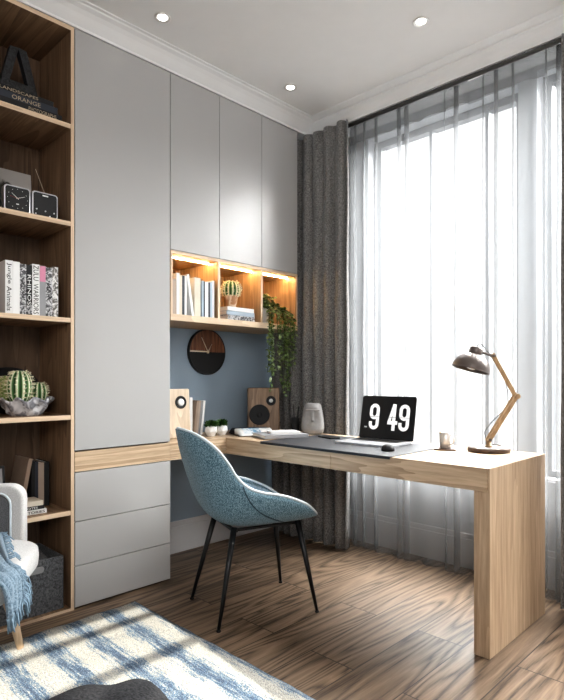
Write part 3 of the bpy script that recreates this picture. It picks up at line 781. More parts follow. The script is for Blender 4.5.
# shelf 4: cactus bowl
bw = thing('bowl', 'crumpled grey ceramic planter bowl on the bookcase shelf', 'bowl', (-2.675, 1.0, SH[3]))
def crump(u, v):
    a = 2*PI*u; r = .062 + .050*v**.8
    r *= 1 + .07*math.sin(7*a+5*v)*(.3+v) + .05*math.sin(13*a-9*v)
    z = .0 + .078*v + .010*v*math.sin(9*a+1)
    return (r*math.cos(a)*.93, r*math.sin(a), z)
mb = MB(); gg = mb.grid(72, 14, crump, closed_u=True); mb._face(gg[0][::-1])
mb.build('bowl_body', M['stonepot'], bw, solid=.005)
MB().lathe([(.004,0), (.094,.0005)], (0,0,.060), 28).build('soil', plain('soil', (.05,.035,.025), 1), bw)
def cactus(name, label, loc, r, h, ribs=11, mat=None, group=None, squat=False, spines=True):
    t = thing(name, label, 'cactus', loc, 0, group)
    mb = MB(); n = ribs*8; m = 18; rings = []
    def P(th, v):
        k = math.sin(min(1, v*1.02)*PI/2*1.0)
        ph = -PI*.36 + (PI*.86)*v
        rr = r*max(.02, math.cos(ph))**.75; z = h*(.36 + .64*(math.sin(ph)-math.sin(-PI*.36)*0)) if False else h*(math.sin(ph)+math.sin(PI*.36))/(1+math.sin(PI*.36))
        rr *= 1 + .10*math.cos(ribs*th)
        return Vector((rr*math.cos(th), rr*math.sin(th), z))
    for j in range(m+1): rings.append(mb.ring([P(2*PI*i/n, j/m) for i in range(n)]))
    for a, b in zip(rings, rings[1:]): mb.bridge(a, b)
    mb._face(rings[0][::-1]); mb._face(rings[-1])
    mb.build('stem', mat or cactus_mat(ribs), t)
    if spines:
        sp = MB(); rd = random.Random(3)
        for q in range(ribs):
            for j in range(2, 10):
                th = 2*PI*q/ribs; p = P(th, j/10.5); 
                for e in range(3):
                    d = Vector((math.cos(th)+rd.uniform(-.7,.7), math.sin(th)+rd.uniform(-.7,.7), .2+rd.uniform(-.6,.6))).normalized()
                    sp.tube([p, p+d*r*.30], [r*.05, r*.015], 4)
        sp.build('spines', M['spine'], t)
    return t
g = 'cacti in the crumpled bowl'
cactus('cactus', 'largest striped green cactus in the crumpled grey bowl', (-2.655, .965, SH[3]+.062), .050, .148, 11, group=g)
cactus('cactus', 'small round green cactus at the right of the crumpled grey bowl', (-2.665, 1.058, SH[3]+.062), .036, .094, 10, group=g)
cactus('cactus', 'pale yellow-green cactus behind the large one in the crumpled bowl', (-2.722, .925, SH[3]+.062), .030, .125, 9, M['cactus_pale'], group=g)
o = MB().lathe([(.001, 0), (.10, 0), (.112, .006), (.115, .012), (.108, .011), (.098, .006), (.001, .006)], seg=48, M=frame((-2.875, .99, SH[3]+.1145), (0,1.3,0), (0,0,1)) @ Matrix.Diagonal((1.35,1,1,1)), cap0=False, cap1=False).build('plate', M['blackmatt'], offs=(-2.875, .99, SH[3]))
tag(o, 'oval black plate leaning against the back of the shelf behind the cacti', 'plate')

# shelf 5
g = 'upright books on the lowest bookcase shelf'
x5 = -2.735
book(1.050, 1.066, SH[4], .222, .15, M['blackmatt'], 'black folder next to the leaning brown book', g, x5)
book(1.0665, 1.082, SH[4], .222, .15, M['navy'], 'dark folder left of the beige book on the low shelf', g, x5)
book(1.0825, 1.110, SH[4], .215, .15, M['beige'], 'beige book between dark folders on the low shelf', g, x5)
book(1.1105, 1.136, SH[4], .216, .15, M['blackmatt'], 'black folder at the right end of the low shelf', g, x5)
t = book(.990, 1.008, SH[4]+.004, .240, .175, M['brownb'], 'brown clothbound book leaning against the dark folders on the low shelf', g, -2.725)
t.rotation_euler = (R(-10.5), 0, 0); t.location.y = .999
g = 'flat books on the lowest bookcase shelf'
flat_book((-2.65, 1.0), (.115, .13, .020), SH[4], M['white'], 'white magazine with dark lettering, lowest of the flat stack behind the armchair', g, 0, 'HISTORIES', M['letter_dark'], tfrac=.85)
flat_book((-2.655, .995), (.11, .125, .017), SH[4]+.0202, M['blackmatt'], 'black book in the middle of the flat stack behind the armchair', g, 0, 'NOTES', M['letter_light'], tfrac=.5)
flat_book((-2.652, .99), (.11, .12, .022), SH[4]+.0374, M['cream'], 'pale book on top of the flat stack behind the armchair', g)
pfm = thing('photo_frame', 'small black framed picture above the armchair arm at the left edge', 'frame', (-2.70, .865, SH[4]))
pfm.rotation_euler = (0, R(-8), 0)
MB().box(-.012, 0, -.06, .06, 0, .222).build('frame_body', M['blackmatt'], pfm, bevel=.002)
MB().box(.0, .001, -.048, .048, .012, .21).build('picture', M['greyb'], pfm)

# storage box
sb = thing('storage_box', 'grey felt storage box with a pale handle slot in the bottom of the bookcase', 'box', (-2.72, .965, .014))
mb = MB(); bx, by, bz, w = .145, .172, .250, .006
mb.box(-bx, bx, -by, by, 0, w); mb.box(bx-w, bx, -by, by, w, bz); mb.box(-bx, -bx+w, -by, by, w, bz); mb.box(-bx+w, bx-w, -by, -by+w, w, bz); mb.box(-bx+w, bx-w, by-w, by, w, bz)
mb.build('box_body', M['felt'], sb, bevel=.002)
MB().prism(rounded(-.045, .045, .192, .222, .0148, 8), frame((bx-.001, .035, 0), (0,1,0), (0,0,1)), .004).build('handle', M['feltlight'], sb, bevel=.001, label='pale oval handle')
MB().box(-.10, .10, -.12, .125, .0, .004, M=Matrix.Translation((.03, -.02, .262)) @ Matrix.Rotation(R(9), 4, 'Y')).build('lid_flap', M['felt'], sb)

# ------------------------------------------------------------------ niche contents
g = 'upright books in the lit niche'
nb = [(1.736, 1.768, .195, 'beige', 'brown-grey book at the left end of the lit niche'), (1.769, 1.789, .232, 'white', 'tall white book, second from the left in the lit niche'),
      (1.790, 1.806, .222, 'cream', 'thin cream book, third from the left in the lit niche'), (1.807, 1.823, .222, 'navy', 'dark navy book between pale ones left of the leaning white book'), (1.824, 1.838, .222, 'white', 'thin white book just left of the leaning one in the niche')]
zN = NZ0+.036
for a, b, h, m, l in nb: book(a, b, zN, h, .17, M[m], l, g, -2.562)
t = book(1.858, 1.874, zN+.0, .236, .17, M['white'], 'white book leaning left in the lit niche', g, -2.562, lean=0)
t.location = (-2.562, 1.882, zN+.001); t.rotation_euler = (R(9), 0, 0)
nb = [(1.892, 1.934, .222, 'cream', 'thick cream book right of the leaning one in the niche'), (1.944, 1.957, .210, 'bluegrey', 'thin blue-grey book right of the thick cream one'), (1.958, 1.966, .207, 'navy', 'thin dark book left of the broad white one in the niche'),
      (1.967, 1.990, .207, 'white', 'broad white book in the right half of the niche compartment'), (1.991, 2.004, .204, 'navy', 'navy book, third from the right in the niche'), (2.005, 2.020, .211, 'bluegrey', 'grey-blue book, second from the right in the niche'), (2.021, 2.036, .220, 'white', 'white book at the right end of the niche compartment')]
for a, b, h, m, l in nb: book(a, b, zN, h, .17, M[m], l, g, -2.562)
g = 'flat books under the potted cactus'
flat_book((-2.665, 2.255), (.19, .225, .030), zN, M['pat1'], 'black and white patterned book at the bottom of the stack under the niche cactus', g)
flat_book((-2.665, 2.252), (.185, .23, .026), zN+.0302, M['bluegrey'], 'grey book in the middle of the stack under the niche cactus', g)
flat_book((-2.665, 2.255), (.18, .22, .026), zN+.0564, M['white'], 'white book on top of the stack, under the cactus pot', g)
zb = zN+.0826
pt = thing('flower_pot', 'two-tone terracotta and white pot on the white book in the niche', 'pot', (-2.645, 2.235, zb))
MB().lathe([(.026,0), (.030,.003), (.042,.072), (.043,.080), (.038,.080), (.036,.070)], seg=32, cap1=False).build('pot_body', M['terra'], pt)
MB().lathe([(.002,0), (.036,0)], (0,0,.068), 24).build('soil', bpy.data.materials['soil'], pt)
cactus('cactus', 'round pale-spined cactus in the two-tone pot in the niche', (-2.645, 2.235, zb+.062), .052, .108, 12)
# trailing plant
tp = thing('trailing_plant', 'trailing ivy-like plant in a white pot spilling from the right niche compartment', 'plant', (-2.655, 2.495, zN))
MB().lathe([(.040,0), (.050,.004), (.058,.09), (.060,.105), (.054,.105), (.052,.095)], seg=32, cap1=False).build('plant_pot', M['whitecer'], tp)
MB().lathe([(.002,0), (.052,0)], (0,0,.092), 24).build('soil', bpy.data.materials['soil'], tp)
rnd = random.Random(21); stems = MB(); lv = MB()
def leaf(mb, p, d, n, s):
    d = d.normalized(); sd = d.cross(n).normalized(); n = sd.cross(d)
    pts = [(0,0,0), (.25,.30,.06), (.55,.36,.08), (1,0,-.04), (.55,-.36,.08), (.25,-.30,.06)]
    v = [mb.bm.verts.new(p + d*a*s + sd*b*s + n*c*s) for a, b, c in pts]
    m_ = [mb.bm.verts.new(p + d*.25*s + n*.0*s), mb.bm.verts.new(p + d*.6*s + n*.0*s)]
    for q in ((v[0],v[1],m_[0]), (v[1],v[2],m_[1],m_[0]), (v[2],v[3],m_[1]), (v[3],v[4],m_[1]), (v[4],v[5],m_[0],m_[1]), (v[5],v[0],m_[0])):
        mb._face(list(q), 0, True)
top = Vector((0, 0, .10))
YMAX = 2.71-2.495
for k in range(40):
    a = rnd.uniform(-1.4, 1.5); out = rnd.uniform(.03, .10)
    p1 = top + Vector((math.cos(a)*out*.9, math.sin(a)*out*1.2+.02, rnd.uniform(.02, .115)))
    p1.x = min(p1.x, .10); p1.y = max(-.11, min(p1.y, YMAX-.02))
    pts = [top+Vector((rnd.uniform(-.02,.02), rnd.uniform(-.02,.02), 0)), (top+p1)/2+Vector((0,0,.03)), p1]
    if k < 19:   # long hanging stems over the front edge
        hx = .128 + rnd.uniform(0, .035); hy = rnd.uniform(-.07, .185)
        if hx < .13: hx = .13
        ln = rnd.choice([.16, .22, .30, .36, .42, .47]) * rnd.uniform(.85, 1.05)
        if k < 3: ln = (.50, .46, .44)[k]; hy = (.08, .05, .11)[k]
        pts = [top, Vector((.06, hy*.5, .135)), Vector((hx-.01, hy*.9, .075)), Vector((hx, hy, .01)), Vector((hx+.004, hy+rnd.uniform(-.012,.012), -ln*.5)), Vector((hx, hy+rnd.uniform(-.02,.02), -ln+.03))]
    pts = [Vector(p) for p in pts]
    stems.tube(pts, .0015, 5)
    tot = sum((b-a_).length for a_, b in zip(pts, pts[1:])); nl = int(tot/.0125)+3
    for q in range(nl):
        s_ = (q+.5)/nl*tot; i = 0
        while i < len(pts)-2 and s_ > (pts[i+1]-pts[i]).length:
            s_ -= (pts[i+1]-pts[i]).length; i += 1
        seg_ = (pts[i+1]-pts[i]); p = pts[i] + seg_.normalized()*min(s_, seg_.length)
        d = Vector((rnd.uniform(-.2,1), rnd.uniform(-1,1), rnd.uniform(-.9,.35)))
        s__ = rnd.uniform(.018, .033)
        tip = p + d.normalized()*s__
        if tip.z > .12 + .20: continue
        if tip.x < .118 and (tip.z < .014 or tip.y > YMAX+.008): continue
        leaf(lv, p, d, Vector((rnd.uniform(0,1), rnd.uniform(-.6,.6), 1)), s__)
stems.build('stems', M['stem'], tp); lv.build('foliage', M['leaf'], tp)

# ------------------------------------------------------------------ wall clock
wc = thing('wall_clock', 'round wall clock, upper half dark wood and lower half black, on the blue wall', 'clock', (XW, 2.255, 1.279))
Mk = frame((0,0,0), (0,1,0), (0,0,1))
MB().lathe([(.151,0), (.151,.022), (.147,.025), (.144,.022), (.144,.016)], seg=72, M=Mk, cap1=False).build('case', M['blackmatt'], wc)
def half(a0, a1, x0, x1, r):
    pts = [(r*math.cos(R(a0+(a1-a0)*k/40)), r*math.sin(R(a0+(a1-a0)*k/40))) for k in range(41)]
    return MB().prism(pts, frame((x0,0,0), (0,1,0), (0,0,1)), x1-x0)
half(0, 180, .012, .021, .1445).build('wood_half', M['clockwood'], wc, label='dark wood upper half of the dial')
half(180, 360, .012, .0195, .1445).build('black_half', M['blackmatt'], wc, label='black lower half of the dial')
MB().box(.0195, .0225, -.143, .0, -.002, .006).build('divider_bar', M['gold'], wc)
for ang, ln, w, nm in ((-29, .108, .0035, 'minute_hand'), (31, .062, .0038, 'hour_hand')):
    d = Vector((0, math.sin(R(ang)), math.cos(R(ang))))
    MB().tube([Vector((.0245,0,0))-d*.012, Vector((.0245,0,0))+d*ln], [w, w*.5], 6).build(nm, M['gold'], wc)
MB().lathe([(.008,.0), (.008,.008), (.004,.010)], seg=16, M=frame((.0205,0,0), (0,1,0), (0,0,1))).build('hub', M['gold'], wc)

# ------------------------------------------------------------------ desk objects
DZ = .7503
def speaker(label, loc, rz, mat, light):
    t = thing('speaker', label, 'speaker', loc, rz, 'desk speakers')
    # local: front faces +X, y to the right seen from behind; face tilts back
    w, h, d = .105, .292, .21
    Mp = frame((0, -w, 0), (1,0,0), (0,0,1))
    prof = [(-d/2-.01, 0), (d/2, 0), (d/2-.022, h), (-d/2, h-.008)]
    Mp = Matrix(((1,0,0,0),(0,0,1,-w),(0,1,0,0),(0,0,0,1)))
    MB().prism(prof, Mp, 2*w).build('cabinet', mat, t, bevel=.008, seg=3)
    ez = Vector((h, 0, .022)).normalized()             # outward normal of the tilted face
    ey = Vector((0,1,0)); ex = Vector((-.022, 0, h)).normalized()
    def drv(y, z, r, nm, dome):
        c = Vector((d/2-.022*z/h, y, z))
        Mq = Matrix.Identity(4)
        for i in range(3): Mq[i][0] = ey[i]; Mq[i][1] = ex[i]; Mq[i][2] = ez[i]; Mq[i][3] = c[i]
        o = MB().lathe([(r, -.002), (r, .004), (r*.92, .006), (r*.9, .0055), (r*.5, .004), (r*.3, .004)], seg=36, M=Mq).build(nm, M['blackmatt'], t)
        MB().lathe([(r*dome, .0), (r*dome*.8, .006), (r*dome*.3, .0085)], seg=24, M=Mq).build('dust_cap', M['whitecer'] if light else M['blackmatt'], o)
    drv(-.030, .112, .068, 'woofer', .32) if not light else None
    return t, drv
s1, d1 = speaker('walnut speaker with a black woofer in the desk corner by the drape', (-2.728, 2.588, DZ), R(-40), M['walnut'], False)
def tweeter(t, y, z, r, frac, capmat):
    d, h = .21, .292
    ez = Vector((h, 0, .022)).normalized(); ex = Vector((-.022, 0, h)).normalized(); c = Vector((d/2-.022*z/h, y, z))
    Mq = Matrix.Identity(4); ey = Vector((0,1,0))
    for i in range(3): Mq[i][0] = ey[i]; Mq[i][1] = ex[i]; Mq[i][2] = ez[i]; Mq[i][3] = c[i]
    o = MB().lathe([(r, -.002), (r, .004), (r*.92, .006), (r*.86, .004), (r*.5, .002), (r*.3, .0025)], seg=36, M=Mq).build('tweeter', M['blackmatt'], t)
    MB().lathe([(r*frac, .002), (r*frac*.9, .0075), (r*frac*.5, .0088), (r*.02, .0088)], seg=24, M=Mq).build('dust_cap', capmat, o)
tweeter(s1, .048, .205, .032, .42, M['whitecer'])
s2, d2 = speaker('pale birch speaker with a white-centred driver beside the wardrobe', (-2.815, 1.874, DZ), R(-2), M['birch'], True)
tweeter(s2, .040, .212, .038, .6, M['whitecer'])

g = 'upright books beside the birch speaker'
book(1.995, 2.013, DZ, .236, .13, M['bluegrey'], 'tall pale blue book next to the birch speaker', g, -2.775)
book(2.0135, 2.034, DZ, .236, .13, M['white'], 'tall white book, second from the birch speaker', g, -2.775)
for y, m, l in ((2.046, 'brownb', 'thin brown book leaning in the desk row'), (2.062, 'beige', 'beige book leaning, fourth in the desk row'), (2.079, 'greyb', 'grey book leaning in the desk row behind the left succulent'), (2.097, 'white', 'white book leaning at the right end of the desk row')):
    t = book(y-.0075, y+.0075, DZ+.001, .215, .13, M[m], l, g, -2.775); t.rotation_euler = (R(-7), 0, 0); t.location.y = y+.004
# succulents in faceted pots
def succ(loc, lab):
    t = thing('succulent', lab, 'plant', loc, rnd.uniform(0, 1), 'succulents in faceted pots')
    mb = MB()
    rings = []
    for j, (r, z) in enumerate([(.022, 0), (.041, .030), (.033, .062)]):
        rings.append(mb.ring([(r*math.cos(2*PI*(k+.5*(j % 2))/6), r*math.sin(2*PI*(k+.5*(j % 2))/6), z) for k in range(6)]))
    for a, b, j in ((rings[0], rings[1], 0), (rings[1], rings[2], 1)):
        for k in range(6):
            k2 = (k+1) % 6
            if j == 0: mb._face([a[k], a[k2], b[k]]); mb._face([a[k2], b[k2], b[k]])
            else: mb._face([a[k], a[k2], b[k2]]); mb._face([a[k], b[k2], b[k]])
    mb._face(rings[0][::-1]); mb._face(rings[2])
    mb.build('faceted_pot', M['whitecer'], t)
    lf = MB(); rd = random.Random(int(loc[1]*1000))
    for q in range(90):
        a = rd.uniform(0, 2*PI); e = rd.uniform(.1, 1.45); d = Vector((math.cos(a)*math.cos(e), math.sin(a)*math.cos(e), math.sin(e)))
        p = Vector((0,0,.060)) + Vector((d.x*.012, d.y*.012, .004))
        leaf(lf, p, d, Vector((-d.y+.01, d.x, .5)), rd.uniform(.028, .042))
    lf.build('leaves', M['succ'], t)
succ((-2.675, 2.100, DZ), 'left of the two succulents in white faceted pots on the desk')
succ((-2.680, 2.187, DZ), 'right of the two succulents in white faceted pots, next to the open magazine')

# open magazine
mg = thing('magazine', 'open magazine with dark cover lying on the desk in front of the walnut speaker', 'magazine', (-2.590, 2.355, DZ), R(-24))
def page(side, base, thick):
    def fn(u, v):
        x = side*(.002+.114*u); z = base + thick*math.sin(PI*min(1, .18+.82*u))**.7*(1-.55*u) + .0015
        return (x, -.112+.224*v, z)
    return fn
MB().box(-.12, -.001, -.115, .115, 0, .003).box(-.001, .001, -.115, .115, 0, .0028).box(.001, .12, -.115, .115, 0, .003).build('cover', M['blackmatt'], mg)
for s in (-1, 1):
    mb = MB(); f = page(s, .0035, .044)
    g1 = mb.grid(16, 10, f); g2 = mb.grid(16, 10, lambda u, v: (f(u, v)[0], f(u, v)[1], .0033))
    mb.bridge([r_[0] for r_ in g1], [r_[0] for r_ in g2], closed=False); mb.bridge([r_[-1] for r_ in g1], [r_[-1] for r_ in g2], closed=False)
    mb.bridge(g1[0], g2[0], closed=False); mb.bridge(g1[-1], g2[-1], closed=False)
    pg = mb.build('page_block', M['white'] if s > 0 else M['navy'], mg, **({} if s > 0 else {'label': 'dark left-hand page'}))
    if s < 0: continue
    mb = MB(); mb.grid(12, 8, lambda u, v: (f(.1+.8*u, .12+.6*v)[0], f(.1+.8*u, .15+.5*v)[1], f(.1+.8*u, v)[2]+.0008)); mb.build('picture', M['magimg'], pg)
flat_book((-2.336, 2.358), (.21, .28, .020), DZ+.0034, M['greyb'], 'grey hardback lying flat on the desk beside the open magazine', 'flat books on the desk', R(-22))
flat_book((-2.335, 2.385), (.13, .18, .012), DZ+.0236, M['white'], 'small white notebook on top of the grey hardback', 'flat books on the desk', R(-30))
pc = thing('pencil_cup', 'black pencil cup against the drape between speaker and stone head', 'cup', (-2.475, 2.640, DZ))
MB().lathe([(.024,0), (.025,.003), (.026,.095), (.023,.095), (.022,.006), (.001,.006)], seg=28, cap1=False).build('cup_body', M['blackmatt'], pc)
for k, (a, b, l) in enumerate(((.012,.006,.165), (-.012,.004,.155), (.0,-.012,.185), (.009,.012,.17))):
    o = MB().tube([(-2.475+a*.4, 2.640+b*.4, DZ+.008), (-2.475+a*1.6, 2.640+b*1.6, DZ+l)], [.003, .0028], 6).build('pencil', M['black'], offs=(-2.475+a*.4, 2.640+b*.4, DZ+.008))
    tag(o, 'dark pencil standing in the black pencil cup', 'pencil', 'pencils in the cup')
# stone head vase
hv = thing('head_vase', 'grey concrete vase shaped like a stylised head on the desk before the drape', 'vase', (-2.322, 2.640, DZ), R(-49))
def headf(p, th_, ph):
    return p
mb = MB(); prof = [(.050,0), (.066,.006), (.074,.04), (.072,.085), (.064,.135), (.057,.165), (.050,.188), (.038,.196), (.030,.196), (.028,.186)]
rings = []
for r, z in prof:
    row = []
    for k in range(48):
        a = 2*PI*k/48; x, y = r*math.cos(a)*.92, r*math.sin(a)
        if x > 0 and .06 < z < .172:     # flattened face plane below a brow
            fl = .043 if z < .15 else .052
            x = min(x, fl)
        row.append((x, y, z))
    rings.append(mb.ring(row))
for a, b in zip(rings, rings[1:]): mb.bridge(a, b)
mb._face(rings[0][::-1]); mb._face(rings[-1])
mb.build('head_body', M['concrete'], hv)
MB().prism([(.040,.150), (.054,.150), (.076,.092), (.070,.080), (.040,.080)], Matrix(((1,0,0,0),(0,0,1,-.009),(0,1,0,0),(0,0,0,1))), .018).build('nose', M['concrete'], hv, bevel=.004)
MB().box(.040, .062, -.045, .045, .150, .160).build('brow', M['concrete'], hv, bevel=.004)

# desk mat, laptop, mouse, phone
o = MB().prism(rounded(-2.245, -1.385, 2.103, 2.640, .006, 3), Matrix.Translation((0,0,DZ)), .003).box(-2.239, -1.391, 2.1035, 2.1065, DZ-.010, DZ+.002).build('desk_mat', M['matblack'], offs=(-1.815, 2.37, DZ))
tag(o, 'black leather desk mat lapping over the front edge of the desk', 'desk mat')
MZ = DZ+.0033
lpt = thing('laptop', 'open laptop showing a flip clock reading 9 49 on its dark screen', 'laptop', (-1.742, 2.585, MZ), R(4))
MB().prism(rounded(-.17, .17, -.25, .0, .012, 5), Matrix.Identity(4), .012).build('base', M['silver'], lpt, bevel=.002)
MB().prism(rounded(-.14, .14, -.125, -.022, .004, 3), Matrix.Translation((0,0,.0121)), .0006).build('keyboard', M['blackmatt'], lpt)
MB().prism(rounded(-.055, .055, -.235, -.15, .004, 3), Matrix.Translation((0,0,.0121)), .0003).build('trackpad', M['greyb'], lpt)
tl = R(11)
Ms = frame((0, .004, .010), (1,0,0), (0, math.sin(tl), math.cos(tl)))
SW, SHH = .17, .245
lid = MB().prism(rounded(-SW, SW, 0, SHH, .012, 6), Ms @ Matrix.Translation((0,0,-.006)), .006).build('lid', M['blackmatt'], lpt)
scr = MB().prism(rounded(-SW+.004, SW-.004, .004, SHH-.004, .009, 6), Ms, .0008).build('screen', M['screen'], lpt)
def dig(t_, u, wd_):
    hw, hh = .0100, .074; W = wd_/2-hw; H = hh-hw
    def arc(cx, cy, a0, a1, n=9): return [(cx+W*math.cos(R(lerp(a0, a1, k/n))), cy+W*math.sin(R(lerp(a0, a1, k/n)))) for k in range(n+1)]
    mb = MB()
    def stroke(pts, ww=hw):
        P = [Vector((a, b, 0)) for a, b in pts]; Lf = []; Rg = []
        for i, q in enumerate(P):
            t = (P[min(i+1, len(P)-1)]-P[max(i-1, 0)]).normalized(); n = Vector((-t.y, t.x, 0))*ww
            Lf.append(q+n); Rg.append(q-n)
        Md = Ms @ Matrix.Translation((u, .126, .0012))
        a = mb.ring([Md @ q for q in Lf]); b = mb.ring([Md @ q for q in Rg]); mb.bridge(a, b, sm=False, closed=False)
    if t_ == '9':
        m = -.006
        stroke([(-W, -H+W+.014)] + arc(0, -H+W, 180, 360) + arc(0, H-W, 0, 180) + arc(0, m+W, 180, 360))
    else:
        x4 = .35*W
        stroke([(x4, -hh), (x4, hh)]); stroke([(-W-hw, -.030), (W+hw, -.030)]); stroke([(x4-.002, hh), (-W-.002, -.030)], .0085)
    mb.build('digit', M['digit'], scr)
dig('9', -.082, .064); dig('4', .036, .062); dig('9', .106, .064)
MB().prism([(-.12,.1250), (.145,.1250), (.145,.1270), (-.12,.1270)], Ms @ Matrix.Translation((0,0,.0014)), .0003).build('flip_line', M['screen'], scr)
text('PM', .017, .009, Ms @ Matrix.Translation((-.133, .064, .0012)), M['digit'], scr, .0003)
ms = thing('computer_mouse', 'dark grey computer mouse on the mat in front of the laptop', 'mouse', (-1.520, 2.285, MZ), R(35))
MB().blob((0,0,.0), (.032,.055,.030), 28, 14, .8, fn=lambda p, a, b: Vector((p.x, p.y, max(0, p.z)*(1-.25*(p.y/.055))))).build('mouse_body', M['blackmatt'], ms)
MB().tube([(0,.028,.018), (0,.040,.017)], .004, 8).build('scroll_wheel', M['greyb'], ms)
ph = thing('smartphone', 'dark phone lying on the desk mat left of the laptop', 'phone', (-2.085, 2.515, MZ), R(70))
MB().prism(rounded(-.037, .037, -.074, .074, .010, 5), Matrix.Identity(4), .008).build('phone_body', M['black'], ph, bevel=.002)
MB().prism(rounded(-.0345, .0345, -.071, .071, .008, 5), Matrix.Translation((0,0,.0081)), .0004).build('screen', M['screen'], ph)

# coaster, mug, spoon
o = MB().prism(rounded(-.052, .052, -.052, .052, .008, 4), Matrix.Translation((-1.345, 2.530, DZ)) @ Matrix.Rotation(R(25), 4, 'Z'), .007).build('coaster', M['darkwood'], offs=(-1.345, 2.530, DZ))
tag(o, 'square dark wooden coaster under the steel mug', 'coaster')
mgz = DZ+.0074
mg2 = thing('mug', 'brushed steel mug on the dark coaster beside the desk lamp', 'mug', (-1.352, 2.542, mgz), R(-20))
MB().lathe([(.025,0), (.027,.002), (.031,.080), (.029,.081), (.025,.006), (.001,.005)], seg=36, cap1=False).build('mug_body', M['chrome'], mg2)
MB().tube([(.028,.004,.066), (.044,.010,.064), (.049,.012,.045), (.043,.010,.024), (.027,.004,.018)], .003, 8).build('handle', M['chrome'], mg2)
o = MB().tube([(-1.352+.012, 2.542, mgz+.010), (-1.352-.022, 2.542+.004, mgz+.094)], [.0018, .0022], 6).blob((-1.352+.012, 2.542, mgz+.014), (.006,.004,.008), 10, 6).build('spoon', M['chrome'], offs=(-1.352, 2.542, mgz))
tag(o, 'steel spoon standing in the mug', 'spoon')

# lamp
lm = thing('desk_lamp', 'jointed wooden desk lamp with a bronze dome shade on the right end of the desk', 'lamp', (-1.160, 2.612, DZ), R(44.5))
# local x = across the picture plane of the arm
MB().lathe([(.095,0), (.099,.002), (.099,.019), (.096,.022), (.001,.022)], seg=56, cap1=False).build('base', M['darkwood'], lm, bevel=0)
MB().lathe([(.017,.022), (.017,.028), (.0115,.030), (.0115,.055), (.009,.058)], seg=20).build('stem', M['lampwood'], lm)
E1 = Vector((.130, 0, .268)); P0 = Vector((0,0,.058)); E2 = Vector((.022, 0, .464))
def bar(a, b, y0, w, t, nm, mat):
    d = (b-a).normalized(); n = Vector((d.z, 0, -d.x))
    pl = [a-d*.012-n*w, b+d*.012-n*w, b+d*.012+n*w, a-d*.012+n*w]
    mb = MB()
    A = mb.ring([Vector((p.x, y0, p.z)) for p in pl]); B = mb.ring([Vector((p.x, y0+t, p.z)) for p in pl])
    mb.bridge(A, B, sm=False); mb._face(A[::-1]); mb._face(B)
    return mb.build(nm, mat, lm, bevel=.003)
bar(P0, E1, -.018, .0105, .012, 'lower_arm', M['lampwood']); bar(P0, E1, .006, .0105, .012, 'lower_arm', M['lampwood'])
bar(E1, E2, -.0055, .0105, .011, 'upper_arm', M['lampwood'])
for c in (P0, E1, E2):
    MB().tube([c+Vector((0,-.024,0)), c+Vector((0,.024,0))], .0065, 12).build('joint_bolt', M['bronze'], lm)
MB().tube([E1+Vector((.0,-.021,0)), E1+Vector((.0,-.029,0))], .013, 14).build('joint_knob', M['lampwood'], lm)
ax = Vector((.274, 0, .96)).normalized(); rc = Vector((-.089, 0, .398))
Mh = Matrix.Identity(4); ex = Vector((ax.z, 0, -ax.x)); ey = ax.cross(ex)
for i in range(3): Mh[i][0] = ex[i]; Mh[i][1] = ey[i]; Mh[i][2] = ax[i]; Mh[i][3] = rc[i]
outp = [(.0885*math.cos(R(a)), .082*math.sin(R(a))) for a in range(0, 76, 6)]
inp = [(r-.0025, z-.002) for r, z in outp[::-1]]
shd = MB().lathe([(.090,-.002)]+outp+[(.022,.082), (.001,.082)], seg=56, M=Mh, cap0=False, cap1=False).build('shade', M['bronze'], lm, solid=.0025)
MB().lathe([(.029,.076), (.031,.080), (.031,.104), (.026,.112), (.010,.114)], seg=32, M=Mh).build('socket_cap', M['bronze'], shd)
MB().lathe([(.006,.04), (.022,.030), (.026,.018), (.018,.004), (.002,.0)], seg=20, M=Mh).build('bulb', M['whitecer'], shd)
cap = rc + ax*.095
MB().tube([cap+ex*.028, E2-Vector((.004,0,0)), E2+Vector((.004,0,0))], [.0055,.007,.007], 10).build('head_arm', M['bronze'], lm)
tp_ = rc+ax*.114
MB().tube([tp_, tp_+Vector((.006,0,.014)), tp_+Vector((.03,.012,.012)), E2+Vector((.012,.014,-.02)), (E1+E2)/2+Vector((.004,.015,0)), E1+Vector((-.03,.018,.02)), E1+Vector((-.028,.02,-.05)),
           P0+Vector((.02,.022,.08)), P0+Vector((-.012,.024,.035)), P0+Vector((.0,.03,-.03)), Vector((.06,.05,.028)), Vector((.11,.055,.012)), Vector((.118,.04,.003))], .0022, 8).build('cord', M['black'], lm)

# ------------------------------------------------------------------ downlights
for (x, y), l in (((-2.298, 1.505), 'leftmost ceiling downlight, nearest the wardrobe'), ((-1.415, 2.416), 'rightmost ceiling downlight, above the desk'), ((-2.30, 2.411), 'farthest ceiling downlight, near the curtain corner')):
    t = thing('downlight', l, 'light', (x, y, CE), 0, 'recessed ceiling downlights')
    MB().lathe([(.040,0), (.040,-.004), (.036,-.006), (.027,-.003), (.024,-.0005)], seg=40, cap0=False, cap1=False).build('trim_ring', M['chrome'], t)
    MB().lathe([(.024,-.0008), (.022,-.003), (.001,-.004)], seg=32, cap0=False, cap1=False).build('lens', M['lampface'], t)

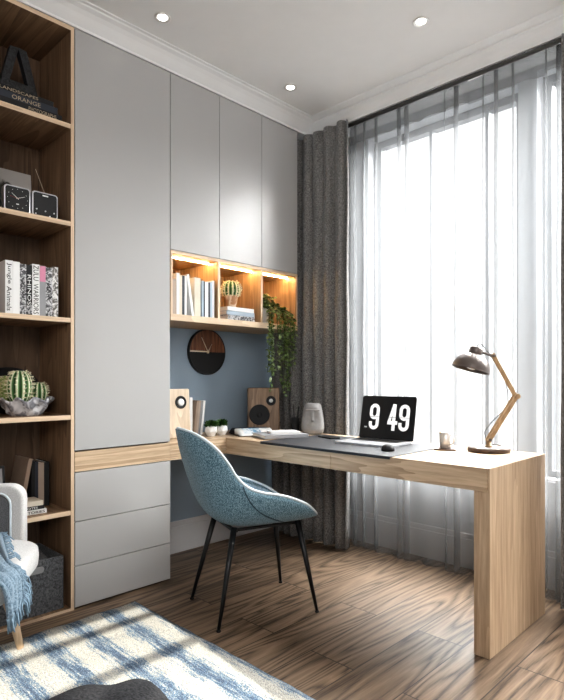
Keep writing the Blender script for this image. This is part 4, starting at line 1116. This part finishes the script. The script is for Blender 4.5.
# ------------------------------------------------------------------ lights
def area(name, loc, rot, sx, sy, power, color=(1,1,1)):
    l = bpy.data.lights.new(name, 'AREA'); l.shape = 'RECTANGLE'; l.size = sx; l.size_y = sy; l.energy = power; l.color = color
    o = bpy.data.objects.new(name, l); COL.objects.link(o); o.location = loc; o.rotation_euler = rot; return o
sky = area('sky_light', (-.55, 5.6, 4.6), (0,0,0), 6.5, 4.0, 3500, (1,.995,.985))
sky.rotation_euler = (Vector((-.55, 5.6, 4.6)) - Vector((-.7, 3.0, 1.5))).to_track_quat('Z', 'Y').to_euler()
area('room_light', (1.5, -1.2, 2.5), (R(52), 0, R(48)), 2.4, 1.4, 46, (1,.97,.94))  # added fill from behind the camera, no such fixture in the room
s = bpy.data.lights.new('sun', 'SUN'); s.energy = 4.2; s.angle = R(.25); s.color = (1,.95,.87)
so = bpy.data.objects.new('sun', s); COL.objects.link(so)
el = R(27); hd = Vector((1, -.10)).normalized()
sd = Vector((hd.x*math.cos(el), hd.y*math.cos(el), math.sin(el)))
so.rotation_euler = sd.to_track_quat('Z', 'Y').to_euler(); so.location = (6, -.5, 4)
w = bpy.data.worlds.new('world'); SC.world = w; w.use_nodes = True
w.node_tree.nodes['Background'].inputs[0].default_value = (1,1,1,1); w.node_tree.nodes['Background'].inputs[1].default_value = 1.05

# ------------------------------------------------------------------ camera
cam = bpy.data.cameras.new('camera'); co = bpy.data.objects.new('camera', cam); COL.objects.link(co)
co.location = (0, 0, 1.1071)
co.rotation_euler = (R(90), 0, R(44.5329))
cam.sensor_fit = 'VERTICAL'; cam.sensor_height = 36; cam.lens = 36*550.5058/700
cam.shift_y = (377.93-350)/700
cam.clip_start = .05
SC.camera = co
SC.view_settings.view_transform = 'Standard'
SC.view_settings.look = 'Medium High Contrast'
SC.view_settings.exposure = 1.1
SC.cycles.use_denoising = True
SC.cycles.max_bounces = 10; SC.cycles.transparent_max_bounces = 16; SC.cycles.sample_clamp_indirect = 6
SC.cycles.caustics_reflective = False; SC.cycles.caustics_refractive = False
